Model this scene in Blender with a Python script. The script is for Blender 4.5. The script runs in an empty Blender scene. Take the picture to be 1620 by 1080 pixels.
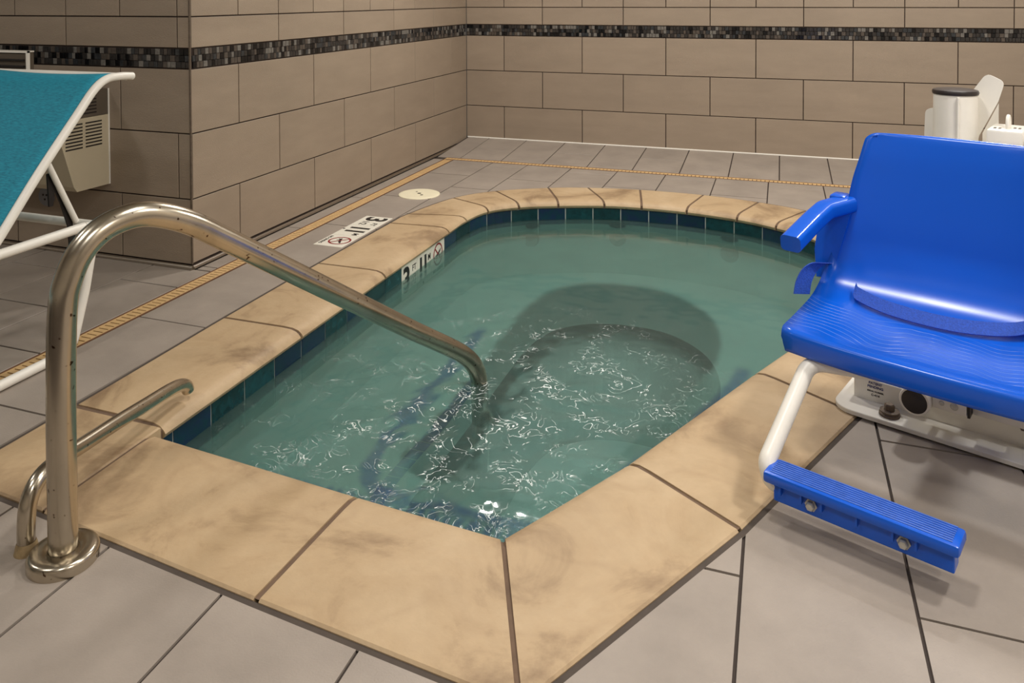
import bpy, bmesh, math, random
from mathutils import Vector, Matrix, noise
from mathutils.geometry import delaunay_2d_cdt
random.seed(7)
scene = bpy.context.scene
col = scene.collection

# ---------------------------------------------------------------- camera
W, H = 1620.0, 1080.0
F_PX, CX, CY = 1255.2, 787.16, 22.39
cd = bpy.data.cameras.new('camera')
cam = bpy.data.objects.new('camera', cd)
col.objects.link(cam)
rt = Vector((0.94163399, 0.33661709, -0.00379041))
up = Vector((-0.00345839, 0.02093208, 0.99977492))
fw = Vector((-0.33662067, 0.94140893, -0.02087451))
cam.matrix_world = Matrix(((rt.x, up.x, -fw.x, 2.3126), (rt.y, up.y, -fw.y, -5.7432),
                           (rt.z, up.z, -fw.z, 1.128), (0, 0, 0, 1)))
cd.sensor_fit = 'HORIZONTAL'
cd.sensor_width = 36.0
cd.lens = F_PX / W * 36.0
cd.shift_x = (W / 2 - CX) / W
cd.shift_y = -(H / 2 - CY) / W
cd.clip_start = 0.02
scene.camera = cam

# ---------------------------------------------------------------- world, lamps, exposure
wd = bpy.data.worlds.new('world')
scene.world = wd
wd.use_nodes = True
wd.node_tree.nodes['Background'].inputs[0].default_value = (1.0, 0.93, 0.84, 1)
wd.node_tree.nodes['Background'].inputs[1].default_value = 0.05


def lamp(x, y, z, watts, size, colour=(1.0, 0.965, 0.92)):
    l = bpy.data.lights.new('ceiling_downlight', 'AREA')
    l.shape = 'DISK'
    l.size = size
    l.energy = watts
    l.color = colour
    o = bpy.data.objects.new('ceiling_downlight', l)
    o.location = (x, y, z)
    col.objects.link(o)
    return o


for (x, y, p) in [(0.9, -1.5, 36), (3.2, -1.5, 40), (2.02, -4.05, 22), (3.6, -3.6, 34),
                  (0.3, -5.8, 17), (2.4, -6.2, 17), (4.2, -5.6, 26), (-1.6, -5.0, 16)]:
    lamp(x, y, 2.55, p, 0.30)

scene.view_settings.view_transform = 'Standard'
scene.view_settings.look = 'None'
scene.view_settings.gamma = 1.0
scene.view_settings.use_curve_mapping = False
scene.view_settings.exposure = 0.0
try:
    scene.cycles.use_denoising = True
    scene.cycles.max_bounces = 8
    scene.cycles.transparent_max_bounces = 8
    scene.cycles.sample_clamp_indirect = 4.0
except Exception:
    pass


# ---------------------------------------------------------------- materials
def s2l(c):
    return tuple(((v / 255) / 12.92 if v / 255 <= 0.04045 else ((v / 255 + 0.055) / 1.055) ** 2.4) for v in c)


def nodemat(name):
    m = bpy.data.materials.new(name)
    m.use_nodes = True
    nt = m.node_tree
    return m, nt, nt.nodes['Principled BSDF']


def mat(name, rgb, rough=0.5, metal=0.0, var=0.0, scale=8.0, bump=0.0, bscale=200.0, spec=0.5,
        stretch=(1, 1, 1), var2=None, objrand=0.0, coat=0.0):
    """procedural material: base colour with noise mottling, optional fine bump, per-object value shift"""
    m, nt, b = nodemat(name)
    c = s2l(rgb)
    b.inputs['Roughness'].default_value = rough
    b.inputs['Metallic'].default_value = metal
    b.inputs['Specular IOR Level'].default_value = spec
    b.inputs['Coat Weight'].default_value = coat
    b.inputs['Base Color'].default_value = (*c, 1)
    L = nt.links.new
    tc = nt.nodes.new('ShaderNodeTexCoord')
    geo = nt.nodes.new('ShaderNodeNewGeometry')
    src = None
    if var > 0:
        mp = nt.nodes.new('ShaderNodeMapping')
        mp.inputs['Scale'].default_value = stretch
        L(geo.outputs['Position'], mp.inputs[0])
        n = nt.nodes.new('ShaderNodeTexNoise')
        n.inputs['Scale'].default_value = scale
        n.inputs['Detail'].default_value = 6
        n.inputs['Roughness'].default_value = 0.6
        L(mp.outputs[0], n.inputs['Vector'])
        r = nt.nodes.new('ShaderNodeValToRGB')
        r.color_ramp.elements[0].position = 0.3
        r.color_ramp.elements[1].position = 0.7
        d = s2l(var2) if var2 else tuple(v * (1 - var) for v in c)
        r.color_ramp.elements[0].color = (*d, 1)
        r.color_ramp.elements[1].color = (*[min(1, v * (1 + (var * 0.35 if not var2 else 0))) for v in c], 1)
        L(n.outputs['Fac'], r.inputs[0])
        src = r.outputs[0]
    if objrand > 0:
        oi = nt.nodes.new('ShaderNodeObjectInfo')
        mr = nt.nodes.new('ShaderNodeMapRange')
        mr.inputs['To Min'].default_value = 1 - objrand
        mr.inputs['To Max'].default_value = 1 + objrand
        L(oi.outputs['Random'], mr.inputs['Value'])
        hs = nt.nodes.new('ShaderNodeHueSaturation')
        L(mr.outputs[0], hs.inputs['Value'])
        if src:
            L(src, hs.inputs['Color'])
        else:
            hs.inputs['Color'].default_value = (*c, 1)
        src = hs.outputs[0]
    if src:
        L(src, b.inputs['Base Color'])
    if bump > 0:
        mp2 = nt.nodes.new('ShaderNodeMapping')
        mp2.inputs['Scale'].default_value = stretch
        L(geo.outputs['Position'], mp2.inputs[0])
        n2 = nt.nodes.new('ShaderNodeTexNoise')
        n2.inputs['Scale'].default_value = bscale
        n2.inputs['Detail'].default_value = 3
        L(mp2.outputs[0], n2.inputs['Vector'])
        bp = nt.nodes.new('ShaderNodeBump')
        bp.inputs['Strength'].default_value = bump
        bp.inputs['Distance'].default_value = 0.002
        L(n2.outputs['Fac'], bp.inputs['Height'])
        L(bp.outputs[0], b.inputs['Normal'])
    return m


M = {}
M['wall_tile'] = mat('wall_tile', (156, 140, 122), 0.5, var=0.10, scale=3, bump=0.5, bscale=130, stretch=(1, 1, 4), objrand=0.035)
M['wall_grout'] = mat('wall_grout', (52, 40, 33), 0.9)
M['upper_wall'] = mat('upper_wall', (168, 150, 130), 0.7, var=0.06, scale=4)
M['floor_tile'] = mat('floor_tile', (158, 147, 136), 0.5, var=0.17, scale=5, bump=0.25, bscale=240, objrand=0.03)
M['floor_grout'] = mat('floor_grout', (66, 56, 50), 0.9, var=0.15, scale=30)
M['plain'] = mat('plain_paint', (200, 190, 176), 0.8, var=0.03, scale=2)
M['ceiling'] = mat('ceiling_paint', (225, 220, 210), 0.9, var=0.02, scale=2)
M['steel'] = mat('stainless_steel', (196, 186, 168), 0.24, 1.0, var=0.22, scale=9, stretch=(1, 1, .35))
nt = M['steel'].node_tree
_b = nt.nodes['Principled BSDF']
_g = nt.nodes.new('ShaderNodeNewGeometry')
_n = nt.nodes.new('ShaderNodeTexNoise'); _n.inputs['Scale'].default_value = 85; _n.inputs['Detail'].default_value = 1
nt.links.new(_g.outputs['Position'], _n.inputs['Vector'])
_r = nt.nodes.new('ShaderNodeMapRange'); _r.inputs['From Min'].default_value = .70; _r.inputs['From Max'].default_value = .76
nt.links.new(_n.outputs['Fac'], _r.inputs['Value'])
_m = nt.nodes.new('ShaderNodeMix'); _m.data_type = 'RGBA'
_src = _b.inputs['Base Color'].links[0].from_socket
nt.links.new(_r.outputs[0], _m.inputs['Factor']); nt.links.new(_src, _m.inputs['A'])
_m.inputs['B'].default_value = (*s2l((84, 62, 44)), 1)
nt.links.new(_m.outputs['Result'], _b.inputs['Base Color'])
M['steel_trim'] = mat('steel_trim', (178, 170, 160), 0.3, 1.0)
M['dark_steel'] = mat('dark_steel', (112, 98, 84), 0.6, 0.3, var=.3, scale=40)
M['zinc'] = mat('zinc_bolt', (196, 194, 186), 0.45, 0.5, var=.3, scale=60)
M['blue'] = None
M['white'] = mat('white_powder_coat', (236, 232, 222), 0.35, var=0.05, scale=12)
M['ivory'] = mat('ivory_plastic', (238, 230, 200), 0.4, var=0.05, scale=20)
M['black'] = mat('black_plastic', (34, 28, 27), 0.4, var=.2, scale=20)
M['cap_black'] = mat('cap_black', (44, 38, 38), 0.35)
M['beige_plastic'] = mat('beige_plastic', (196, 184, 158), 0.45, var=.05, scale=6)
M['brown_plastic'] = mat('brown_plastic', (94, 84, 72), 0.5, var=.1, scale=10)
M['slot'] = mat('slot_dark', (36, 30, 26), 0.9)
M['drain'] = mat('drain_beige', (212, 176, 124), 0.6, var=.14, scale=20)
M['drain_edge'] = mat('drain_edge_brown', (120, 84, 58), 0.7, var=.2, scale=30)
M['wtile'] = mat('waterline_tile_teal', (12, 52, 62), 0.16, var=0.5, scale=26, objrand=0.25, var2=(22, 38, 74))
M['wtile2'] = mat('waterline_tile_green', (18, 62, 68), 0.16, var=0.5, scale=30, objrand=0.25)
M['pale_grout'] = mat('pale_grout', (196, 198, 190), 0.8)
M['marker_white'] = mat('marker_white', (232, 228, 214), 0.35, var=.04, scale=20)
M['marker_black'] = mat('marker_black', (22, 20, 20), 0.5)
M['marker_red'] = mat('marker_red', (140, 30, 34), 0.5)
M['shell'] = mat('pool_plaster', (168, 192, 184), 0.7, var=.12, scale=5)
M['shell_floor'] = mat('pool_floor_lit', (222, 240, 234), 0.7, var=.08, scale=5)  # paler than the shell: brightness of the lit footwell floor put into colour
M['riser'] = mat('riser_shade', (30, 48, 44), 0.4, var=.3, scale=24)  # shade on the footwell walls, put into the colour as a dark tone
M['nosing'] = mat('nosing_blue', (44, 84, 158), 0.3, var=.4, scale=40)
M['teal'] = None
M['mos0'] = mat('mosaic_charcoal', (56, 53, 51), 0.15, var=.4, scale=60)
M['mos1'] = mat('mosaic_brown', (88, 80, 73), 0.2, var=.3, scale=60)
M['mos2'] = mat('mosaic_grey', (120, 116, 110), 0.2, var=.35, scale=80)
M['mos3'] = mat('mosaic_black', (20, 20, 22), 0.12, var=.4, scale=60)
M['mos4'] = mat('mosaic_slate', (58, 60, 62), 0.15, var=.4, scale=60)


def blue_mat(name, ribs):
    m, nt, b = nodemat(name)
    L = nt.links.new
    b.inputs['Base Color'].default_value = (*s2l((10, 90, 208)), 1)
    b.inputs['Roughness'].default_value = 0.34
    tc = nt.nodes.new('ShaderNodeTexCoord')
    n = nt.nodes.new('ShaderNodeTexNoise')
    n.inputs['Scale'].default_value = 5
    n.inputs['Detail'].default_value = 5
    L(tc.outputs['Object'], n.inputs['Vector'])
    r = nt.nodes.new('ShaderNodeMapRange')
    r.inputs['To Min'].default_value = 0.20
    r.inputs['To Max'].default_value = 0.30
    L(n.outputs['Fac'], r.inputs['Value'])
    L(r.outputs[0], b.inputs['Roughness'])
    if ribs:
        sx = nt.nodes.new('ShaderNodeSeparateXYZ')
        L(tc.outputs['Object'], sx.inputs[0])
        n1 = nt.nodes.new('ShaderNodeTexNoise')
        n1.inputs['Scale'].default_value = 5.0
        n1.inputs['Detail'].default_value = 0.5
        mp = nt.nodes.new('ShaderNodeMapping')
        mp.inputs['Scale'].default_value = (1.6, .5, 0)
        L(tc.outputs['Object'], mp.inputs[0])
        L(mp.outputs[0], n1.inputs['Vector'])
        a = nt.nodes.new('ShaderNodeMath'); a.operation = 'MULTIPLY_ADD'
        L(n1.outputs['Fac'], a.inputs[0]); a.inputs[1].default_value = 0.16
        L(sx.outputs['Y'], a.inputs[2])
        f = nt.nodes.new('ShaderNodeMath'); f.operation = 'MULTIPLY'
        L(a.outputs[0], f.inputs[0]); f.inputs[1].default_value = 2 * math.pi / 0.021
        s = nt.nodes.new('ShaderNodeMath'); s.operation = 'SINE'
        L(f.outputs[0], s.inputs[0])
        p = nt.nodes.new('ShaderNodeMapRange'); p.inputs['From Min'].default_value = 0.86; p.inputs['From Max'].default_value = 1.0
        L(s.outputs[0], p.inputs['Value'])
        # ribs only on the seat pan: Y window
        w1 = nt.nodes.new('ShaderNodeMapRange'); w1.interpolation_type = 'SMOOTHSTEP'
        w1.inputs['From Min'].default_value = 0.025; w1.inputs['From Max'].default_value = 0.05
        L(sx.outputs['Y'], w1.inputs['Value'])
        w2 = nt.nodes.new('ShaderNodeMapRange'); w2.interpolation_type = 'SMOOTHSTEP'
        w2.inputs['From Min'].default_value = 0.25; w2.inputs['From Max'].default_value = 0.21
        L(sx.outputs['Y'], w2.inputs['Value'])
        mu = nt.nodes.new('ShaderNodeMath'); mu.operation = 'MULTIPLY'
        L(w1.outputs[0], mu.inputs[0]); L(w2.outputs[0], mu.inputs[1])
        mu2 = nt.nodes.new('ShaderNodeMath'); mu2.operation = 'MULTIPLY'
        L(mu.outputs[0], mu2.inputs[0]); L(p.outputs[0], mu2.inputs[1])
        bp = nt.nodes.new('ShaderNodeBump'); bp.inputs['Strength'].default_value = 0.7; bp.inputs['Distance'].default_value = 0.0015
        L(mu2.outputs[0], bp.inputs['Height'])
        L(bp.outputs[0], b.inputs['Normal'])
        mx = nt.nodes.new('ShaderNodeMix'); mx.data_type = 'RGBA'
        mx.inputs['A'].default_value = (*s2l((10, 90, 208)), 1)
        mx.inputs['B'].default_value = (*s2l((120, 160, 226)), 1)
        sc = nt.nodes.new('ShaderNodeMath'); sc.operation = 'MULTIPLY'; sc.inputs[1].default_value = 0.5
        L(mu2.outputs[0], sc.inputs[0]); L(sc.outputs[0], mx.inputs['Factor'])
        L(mx.outputs['Result'], b.inputs['Base Color'])
    return m


M['blue'] = blue_mat('blue_plastic', False)
M['blue_seat'] = blue_mat('blue_seat_plastic', True)
M['webbing'] = mat('blue_webbing', (34, 82, 190), 0.7, var=.35, scale=260, bump=.8, bscale=300)


def teal_mat():
    m, nt, b = nodemat('teal_mesh_fabric')
    L = nt.links.new
    tc = nt.nodes.new('ShaderNodeNewGeometry')
    mp = nt.nodes.new('ShaderNodeMapping'); mp.inputs['Scale'].default_value = (60, 400, 400)
    L(tc.outputs['Position'], mp.inputs[0])
    n = nt.nodes.new('ShaderNodeTexNoise'); n.inputs['Scale'].default_value = 1; n.inputs['Detail'].default_value = 2
    L(mp.outputs[0], n.inputs['Vector'])
    r = nt.nodes.new('ShaderNodeValToRGB')
    r.color_ramp.elements[0].position = .3; r.color_ramp.elements[1].position = .7
    r.color_ramp.elements[0].color = (*s2l((8, 112, 136)), 1)
    r.color_ramp.elements[1].color = (*s2l((24, 148, 172)), 1)
    L(n.outputs['Fac'], r.inputs[0]); L(r.outputs[0], b.inputs['Base Color'])
    b.inputs['Roughness'].default_value = .7
    return m


M['teal'] = teal_mat()


def coping_mat():
    m, nt, b = nodemat('coping_sandstone')
    L = nt.links.new
    g = nt.nodes.new('ShaderNodeNewGeometry')
    n = nt.nodes.new('ShaderNodeTexNoise'); n.inputs['Scale'].default_value = 3.2; n.inputs['Detail'].default_value = 8
    n.inputs['Roughness'].default_value = .62; n.inputs['Distortion'].default_value = .7
    L(g.outputs['Position'], n.inputs['Vector'])
    r = nt.nodes.new('ShaderNodeValToRGB')
    e = r.color_ramp.elements
    e[0].position = .34; e[0].color = (*s2l((142, 117, 88)), 1)
    e[1].position = .72; e[1].color = (*s2l((194, 170, 136)), 1)
    k = e.new(.48); k.color = (*s2l((182, 156, 121)), 1)
    L(n.outputs['Fac'], r.inputs[0])
    n2 = nt.nodes.new('ShaderNodeTexNoise'); n2.inputs['Scale'].default_value = 40; n2.inputs['Detail'].default_value = 4
    L(g.outputs['Position'], n2.inputs['Vector'])
    mr = nt.nodes.new('ShaderNodeMapRange'); mr.inputs['To Min'].default_value = .93; mr.inputs['To Max'].default_value = 1.06
    L(n2.outputs['Fac'], mr.inputs['Value'])
    hs = nt.nodes.new('ShaderNodeHueSaturation')
    L(r.outputs[0], hs.inputs['Color']); L(mr.outputs[0], hs.inputs['Value'])
    # worn water stains: thin curved lines
    n3 = nt.nodes.new('ShaderNodeTexNoise'); n3.inputs['Scale'].default_value = 2.3; n3.inputs['Detail'].default_value = 2
    mp = nt.nodes.new('ShaderNodeMapping'); mp.inputs['Location'].default_value = (3.1, 7.7, 1.2)
    L(g.outputs['Position'], mp.inputs[0]); L(mp.outputs[0], n3.inputs['Vector'])
    a = nt.nodes.new('ShaderNodeMath'); a.operation = 'SUBTRACT'; a.inputs[1].default_value = .5
    L(n3.outputs['Fac'], a.inputs[0])
    ab = nt.nodes.new('ShaderNodeMath'); ab.operation = 'ABSOLUTE'; L(a.outputs[0], ab.inputs[0])
    st = nt.nodes.new('ShaderNodeMapRange'); st.inputs['From Min'].default_value = .0; st.inputs['From Max'].default_value = .02
    st.inputs['To Min'].default_value = .10; st.inputs['To Max'].default_value = 0
    L(ab.outputs[0], st.inputs['Value'])
    mx = nt.nodes.new('ShaderNodeMix'); mx.data_type = 'RGBA'
    L(st.outputs[0], mx.inputs['Factor']); L(hs.outputs[0], mx.inputs['A'])
    mx.inputs['B'].default_value = (*s2l((128, 98, 70)), 1)
    L(mx.outputs['Result'], b.inputs['Base Color'])
    b.inputs['Roughness'].default_value = .55
    bp = nt.nodes.new('ShaderNodeBump'); bp.inputs['Strength'].default_value = .3; bp.inputs['Distance'].default_value = .002
    n4 = nt.nodes.new('ShaderNodeTexNoise'); n4.inputs['Scale'].default_value = 120
    L(g.outputs['Position'], n4.inputs['Vector']); L(n4.outputs['Fac'], bp.inputs['Height']); L(bp.outputs[0], b.inputs['Normal'])
    return m


M['coping'] = coping_mat()


# ---------------------------------------------------------------- mesh helpers
def link(o, parent=None):
    col.objects.link(o)
    if parent:
        o.parent = parent
    return o


def obj(name, bm, material, parent=None, smooth=False, loc=None):
    me = bpy.data.meshes.new(name)
    bmesh.ops.recalc_face_normals(bm, faces=bm.faces)
    bm.to_mesh(me)
    bm.free()
    if material:
        me.materials.append(material)
    if smooth:
        for p in me.polygons:
            p.use_smooth = True
    o = bpy.data.objects.new(name, me)
    if loc:
        o.location = loc
    return link(o, parent)


def tag(o, label=None, cat=None, group=None, kind=None):
    if label: o['label'] = label
    if cat: o['category'] = cat
    if group: o['group'] = group
    if kind: o['kind'] = kind
    return o


def empty(name, loc=(0, 0, 0), rz=0):
    o = bpy.data.objects.new(name, None)
    o.location = loc
    o.rotation_euler = (0, 0, rz)
    o.empty_display_size = .05
    return link(o)


def autosmooth(o, ang=40):
    me = o.data
    for p in me.polygons:
        p.use_smooth = True
    try:
        me.set_sharp_from_angle(angle=math.radians(ang))
    except Exception:
        pass
    return o


def add_box(bm, lo, hi, bev=0.0):
    r = bmesh.ops.create_cube(bm, size=1)
    vs = r['verts']
    for v in vs:
        v.co = Vector(((lo[0] + hi[0]) / 2 + v.co.x * (hi[0] - lo[0]), (lo[1] + hi[1]) / 2 + v.co.y * (hi[1] - lo[1]),
                       (lo[2] + hi[2]) / 2 + v.co.z * (hi[2] - lo[2])))
    if bev > 0:
        es = list({e for v in vs for e in v.link_edges})
        bmesh.ops.bevel(bm, geom=es, offset=bev, segments=2, profile=.5, affect='EDGES')


def box(name, lo, hi, material, parent=None, bev=0.0):
    bm = bmesh.new()
    add_box(bm, lo, hi, bev)
    o = obj(name, bm, material, parent)
    if bev > 0:
        autosmooth(o)
    return o


def tile_box(bm, o, U, V, N, u0, u1, v0, v1, depth, ch):
    """slab with chamfered face: o origin, U,V face axes, N outward normal"""
    def P(u, v, n): return o + U * u + V * v + N * n
    a = [bm.verts.new(P(u, v, -depth)) for u, v in ((u0, v0), (u1, v0), (u1, v1), (u0, v1))]
    b = [bm.verts.new(P(u, v, -ch)) for u, v in ((u0, v0), (u1, v0), (u1, v1), (u0, v1))]
    c = [bm.verts.new(P(u, v, 0)) for u, v in ((u0 + ch, v0 + ch), (u1 - ch, v0 + ch), (u1 - ch, v1 - ch), (u0 + ch, v1 - ch))]
    bm.faces.new(c)
    for i in range(4):
        j = (i + 1) % 4
        bm.faces.new((a[i], a[j], b[j], b[i]))
        bm.faces.new((b[i], b[j], c[j], c[i]))


def tube_bm(bm, pts, r, seg=16, cap=True, closed=False):
    pts = [Vector(p) for p in pts]
    n = len(pts)
    rings = []
    prev = None
    for i, p in enumerate(pts):
        if closed:
            t = pts[(i + 1) % n] - pts[(i - 1) % n]
        else:
            t = (pts[min(i + 1, n - 1)] - pts[max(i - 1, 0)])
        t.normalize()
        if prev is None:
            a = Vector((0, 0, 1)) if abs(t.z) < .9 else Vector((1, 0, 0))
            x = t.cross(a).normalized()
        else:
            x = (prev - t * prev.dot(t)).normalized()
        prev = x
        y = t.cross(x)
        rr = r[i] if isinstance(r, (list, tuple)) else r
        rings.append([bm.verts.new(p + (x * math.cos(2 * math.pi * k / seg) + y * math.sin(2 * math.pi * k / seg)) * rr) for k in range(seg)])
    for i in range(n if closed else n - 1):
        A, B = rings[i], rings[(i + 1) % n]
        for k in range(seg):
            bm.faces.new((A[k], A[(k + 1) % seg], B[(k + 1) % seg], B[k]))
    if cap and not closed:
        bm.faces.new(rings[0][::-1])
        bm.faces.new(rings[-1])


def tube(name, pts, r, material, parent=None, seg=16):
    bm = bmesh.new()
    tube_bm(bm, pts, r, seg)
    return autosmooth(obj(name, bm, material, parent), 50)


def catmull(pts, n=8, closed=False):
    pts = [Vector(p) for p in pts]
    out = []
    m = len(pts)
    rng = range(m if closed else m - 1)
    for i in rng:
        p0 = pts[(i - 1) % m] if (closed or i > 0) else pts[0] * 2 - pts[1]
        p1 = pts[i]
        p2 = pts[(i + 1) % m]
        p3 = pts[(i + 2) % m] if (closed or i + 2 < m) else p2 * 2 - p1
        for k in range(n):
            t = k / n
            out.append(0.5 * ((2 * p1) + (-p0 + p2) * t + (2 * p0 - 5 * p1 + 4 * p2 - p3) * t * t + (-p0 + 3 * p1 - 3 * p2 + p3) * t ** 3))
    if not closed:
        out.append(pts[-1].copy())
    return out


def fillet(pts, r, n=8):
    """polyline with rounded corners; r scalar or per-corner list"""
    pts = [Vector(p) for p in pts]
    out = [pts[0]]
    for i in range(1, len(pts) - 1):
        rr = r[i - 1] if isinstance(r, (list, tuple)) else r
        p, a, b = pts[i], pts[i - 1], pts[i + 1]
        d1 = (a - p); d2 = (b - p)
        l1, l2 = d1.length, d2.length
        d1.normalize(); d2.normalize()
        ang = d1.angle(d2)
        t = min(rr / math.tan(ang / 2), l1 * .49, l2 * .49)
        A = p + d1 * t; B = p + d2 * t
        for k in range(n + 1):
            s = k / n
            out.append(A * (1 - s) ** 2 + p * 2 * s * (1 - s) + B * s * s)
    out.append(pts[-1])
    return out


def lathe_bm(bm, prof, seg=32, centre=(0, 0, 0)):
    c = Vector(centre)
    rings = []
    for r, z in prof:
        if r < 1e-6:
            rings.append([bm.verts.new(c + Vector((0, 0, z)))])
        else:
            rings.append([bm.verts.new(c + Vector((r * math.cos(2 * math.pi * k / seg), r * math.sin(2 * math.pi * k / seg), z))) for k in range(seg)])
    for A, B in zip(rings, rings[1:]):
        for k in range(seg):
            j = (k + 1) % seg
            if len(A) == 1 and len(B) == 1: continue
            if len(A) == 1: bm.faces.new((A[0], B[j], B[k]))
            elif len(B) == 1: bm.faces.new((A[k], A[j], B[0]))
            else: bm.faces.new((A[k], A[j], B[j], B[k]))


def prism_bm(bm, poly, z0, z1, ch=0.0):
    """convex-ish outline extruded; small chamfer on top"""
    n = len(poly)
    pv = [Vector((p[0], p[1])) for p in poly]
    area = sum(pv[i].x * pv[(i + 1) % n].y - pv[(i + 1) % n].x * pv[i].y for i in range(n))
    if area < 0:
        pv.reverse()
    a = [bm.verts.new((p.x, p.y, z0)) for p in pv]
    if ch > 0:
        ins = []
        for i in range(n):
            d1 = (pv[i] - pv[i - 1]).normalized(); d2 = (pv[(i + 1) % n] - pv[i]).normalized()
            n1 = Vector((-d1.y, d1.x)); n2 = Vector((-d2.y, d2.x))
            m = (n1 + n2)
            m = m / max(.3, m.length_squared) * 2 if m.length > 1e-6 else n1
            ins.append(pv[i] + m * ch)
        b = [bm.verts.new((p.x, p.y, z1 - ch)) for p in pv]
        c = [bm.verts.new((p.x, p.y, z1)) for p in ins]
        rows = [a, b, c]
    else:
        rows = [a, [bm.verts.new((p.x, p.y, z1)) for p in pv]]
    for A, B in zip(rows, rows[1:]):
        for i in range(n):
            bm.faces.new((A[i], A[(i + 1) % n], B[(i + 1) % n], B[i]))
    bm.faces.new(rows[-1])
    bm.faces.new(a[::-1])


def in_poly(p, poly):
    x, y = p[0], p[1]
    c = False
    n = len(poly)
    for i in range(n):
        x1, y1 = poly[i][0], poly[i][1]; x2, y2 = poly[(i + 1) % n][0], poly[(i + 1) % n][1]
        if (y1 > y) != (y2 > y) and x < (x2 - x1) * (y - y1) / (y2 - y1) + x1:
            c = not c
    return c


def rect_minus(rect, poly, z0, zfun):
    """solid slab over rect minus poly. returns bmesh or None"""
    x0, x1, y0, y1 = rect
    vs = [Vector((x0, y0)), Vector((x1, y0)), Vector((x1, y1)), Vector((x0, y1))]
    n = len(poly)
    if sum(poly[i][0] * poly[(i + 1) % n][1] - poly[(i + 1) % n][0] * poly[i][1] for i in range(n)) < 0:
        poly = poly[::-1]
    allv = vs + [Vector((p[0], p[1])) for p in poly]
    faces = [[0, 1, 2, 3], list(range(4, 4 + n))]
    V, E_, F_, ov, oe, of = delaunay_2d_cdt(allv, [], faces, 0, 1e-5)
    bm = bmesh.new()
    bv = {}
    keep = []
    for f, o in zip(F_, of):
        if 0 in o and 1 not in o:
            c = sum((V[i] for i in f), Vector((0, 0))) / len(f)
            if x0 < c.x < x1 and y0 < c.y < y1 and not in_poly(c, poly):
                keep.append(f)
    if not keep:
        bm.free()
        return None
    for f in keep:
        for i in f:
            if i not in bv:
                bv[i] = bm.verts.new((V[i].x, V[i].y, zfun(V[i].x, V[i].y)))
        bm.faces.new([bv[i] for i in f])
    bmesh.ops.recalc_face_normals(bm, faces=bm.faces)
    for f in bm.faces:
        if f.normal.z < 0: f.normal_flip()
    r = bmesh.ops.extrude_face_region(bm, geom=list(bm.faces))
    nv = [g for g in r['geom'] if isinstance(g, bmesh.types.BMVert)]
    # extruded copy becomes the bottom
    for v in nv:
        v.co.z = z0
    return bm


# ---------------------------------------------------------------- pool outline (outer edge / inner lip of the coping)
ST = [  # stations (outer, inner) anticlockwise seen from the near left corner up the left side
    ((.475, -4.09), (.785, -4.095)), ((.465, -3.455), (.785, -3.455)), ((.465, -2.85), (.785, -2.85)),
    ((.473, -2.21), (.787, -2.19)), ((.485, -2.03), (.790, -1.97)), ((.58, -1.65), (.835, -1.77)),
    ((.75, -1.42), (.965, -1.635)), ((1.02, -1.25), (1.16, -1.535)), ((1.24, -1.17), (1.40, -1.452)),
    ((1.54, -1.122), (1.60, -1.430)), ((1.90, -1.130), (1.84, -1.440)), ((2.20, -1.195), (2.10, -1.498)),
    ((2.44, -1.300), (2.29, -1.592)), ((2.66, -1.48), (2.44, -1.715)), ((2.83, -1.74), (2.56, -1.885)),
    ((2.925, -2.05), (2.625, -2.09)), ((2.92, -2.40), (2.615, -2.36)), ((2.775, -2.87), (2.485, -2.735)),
    ((2.510, -3.43), (2.235, -3.25)), ((2.235, -4.015), (1.96, -3.838)), ((1.925, -4.567), (1.763, -4.188)),
]
CURVED = set(range(2, 17))
OUT_C = [Vector((*o, 0)) for o, i in ST]
IN_C = [Vector((*i, 0)) for o, i in ST]


def seg_points(C, k, n):
    """n+1 points between station k and k+1, curved where the pool is round"""
    p1, p2 = C[k], C[k + 1]
    if k < 3 or k >= 17:
        return [p1.lerp(p2, t / n) for t in range(n + 1)]
    p0 = C[k - 1]
    p3 = C[k + 2] if k + 2 < len(C) else p2 * 2 - p1
    r = []
    for q in range(n + 1):
        t = q / n
        r.append(0.5 * ((2 * p1) + (-p0 + p2) * t + (2 * p0 - 5 * p1 + 4 * p2 - p3) * t * t + (-p0 + 3 * p1 - 3 * p2 + p3) * t ** 3))
    return r


NEAR_O = [Vector((1.925, -4.567, 0)), Vector((1.39, -4.520, 0)), Vector((.785, -4.460, 0)), Vector((.475, -4.432, 0))]
NEAR_I = [Vector((1.763, -4.188, 0)), Vector((1.41, -4.163, 0)), Vector((.785, -4.115, 0))]

outer = []
inner = []
for k in range(len(ST) - 1):
    outer += seg_points(OUT_C, k, 6)[:-1]
    inner += seg_points(IN_C, k, 6)[:-1]
outer += [NEAR_O[0], NEAR_O[1], NEAR_O[2], NEAR_O[3]]
inner += [NEAR_I[0], NEAR_I[1], NEAR_I[2]]


def offset_poly(poly, d):
    n = len(poly)
    area = sum(poly[i].x * poly[(i + 1) % n].y - poly[(i + 1) % n].x * poly[i].y for i in range(n))
    s = 1 if area > 0 else -1
    out = []
    for i in range(n):
        d1 = (poly[i] - poly[i - 1]); d2 = (poly[(i + 1) % n] - poly[i])
        if d1.length < 1e-6: d1 = d2
        if d2.length < 1e-6: d2 = d1
        d1 = d1.normalized(); d2 = d2.normalized()
        n1 = Vector((d1.y, -d1.x, 0)) * s; n2 = Vector((d2.y, -d2.x, 0)) * s
        m = n1 + n2
        m = m / max(m.length_squared, .4) * 2
        out.append(poly[i] + m * d)
    return out


outer_grout = offset_poly(outer, .014)
wall_c = offset_poly(inner, .020)
shell_c = offset_poly(inner, .0212)
WATER_Z = -.10


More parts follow.
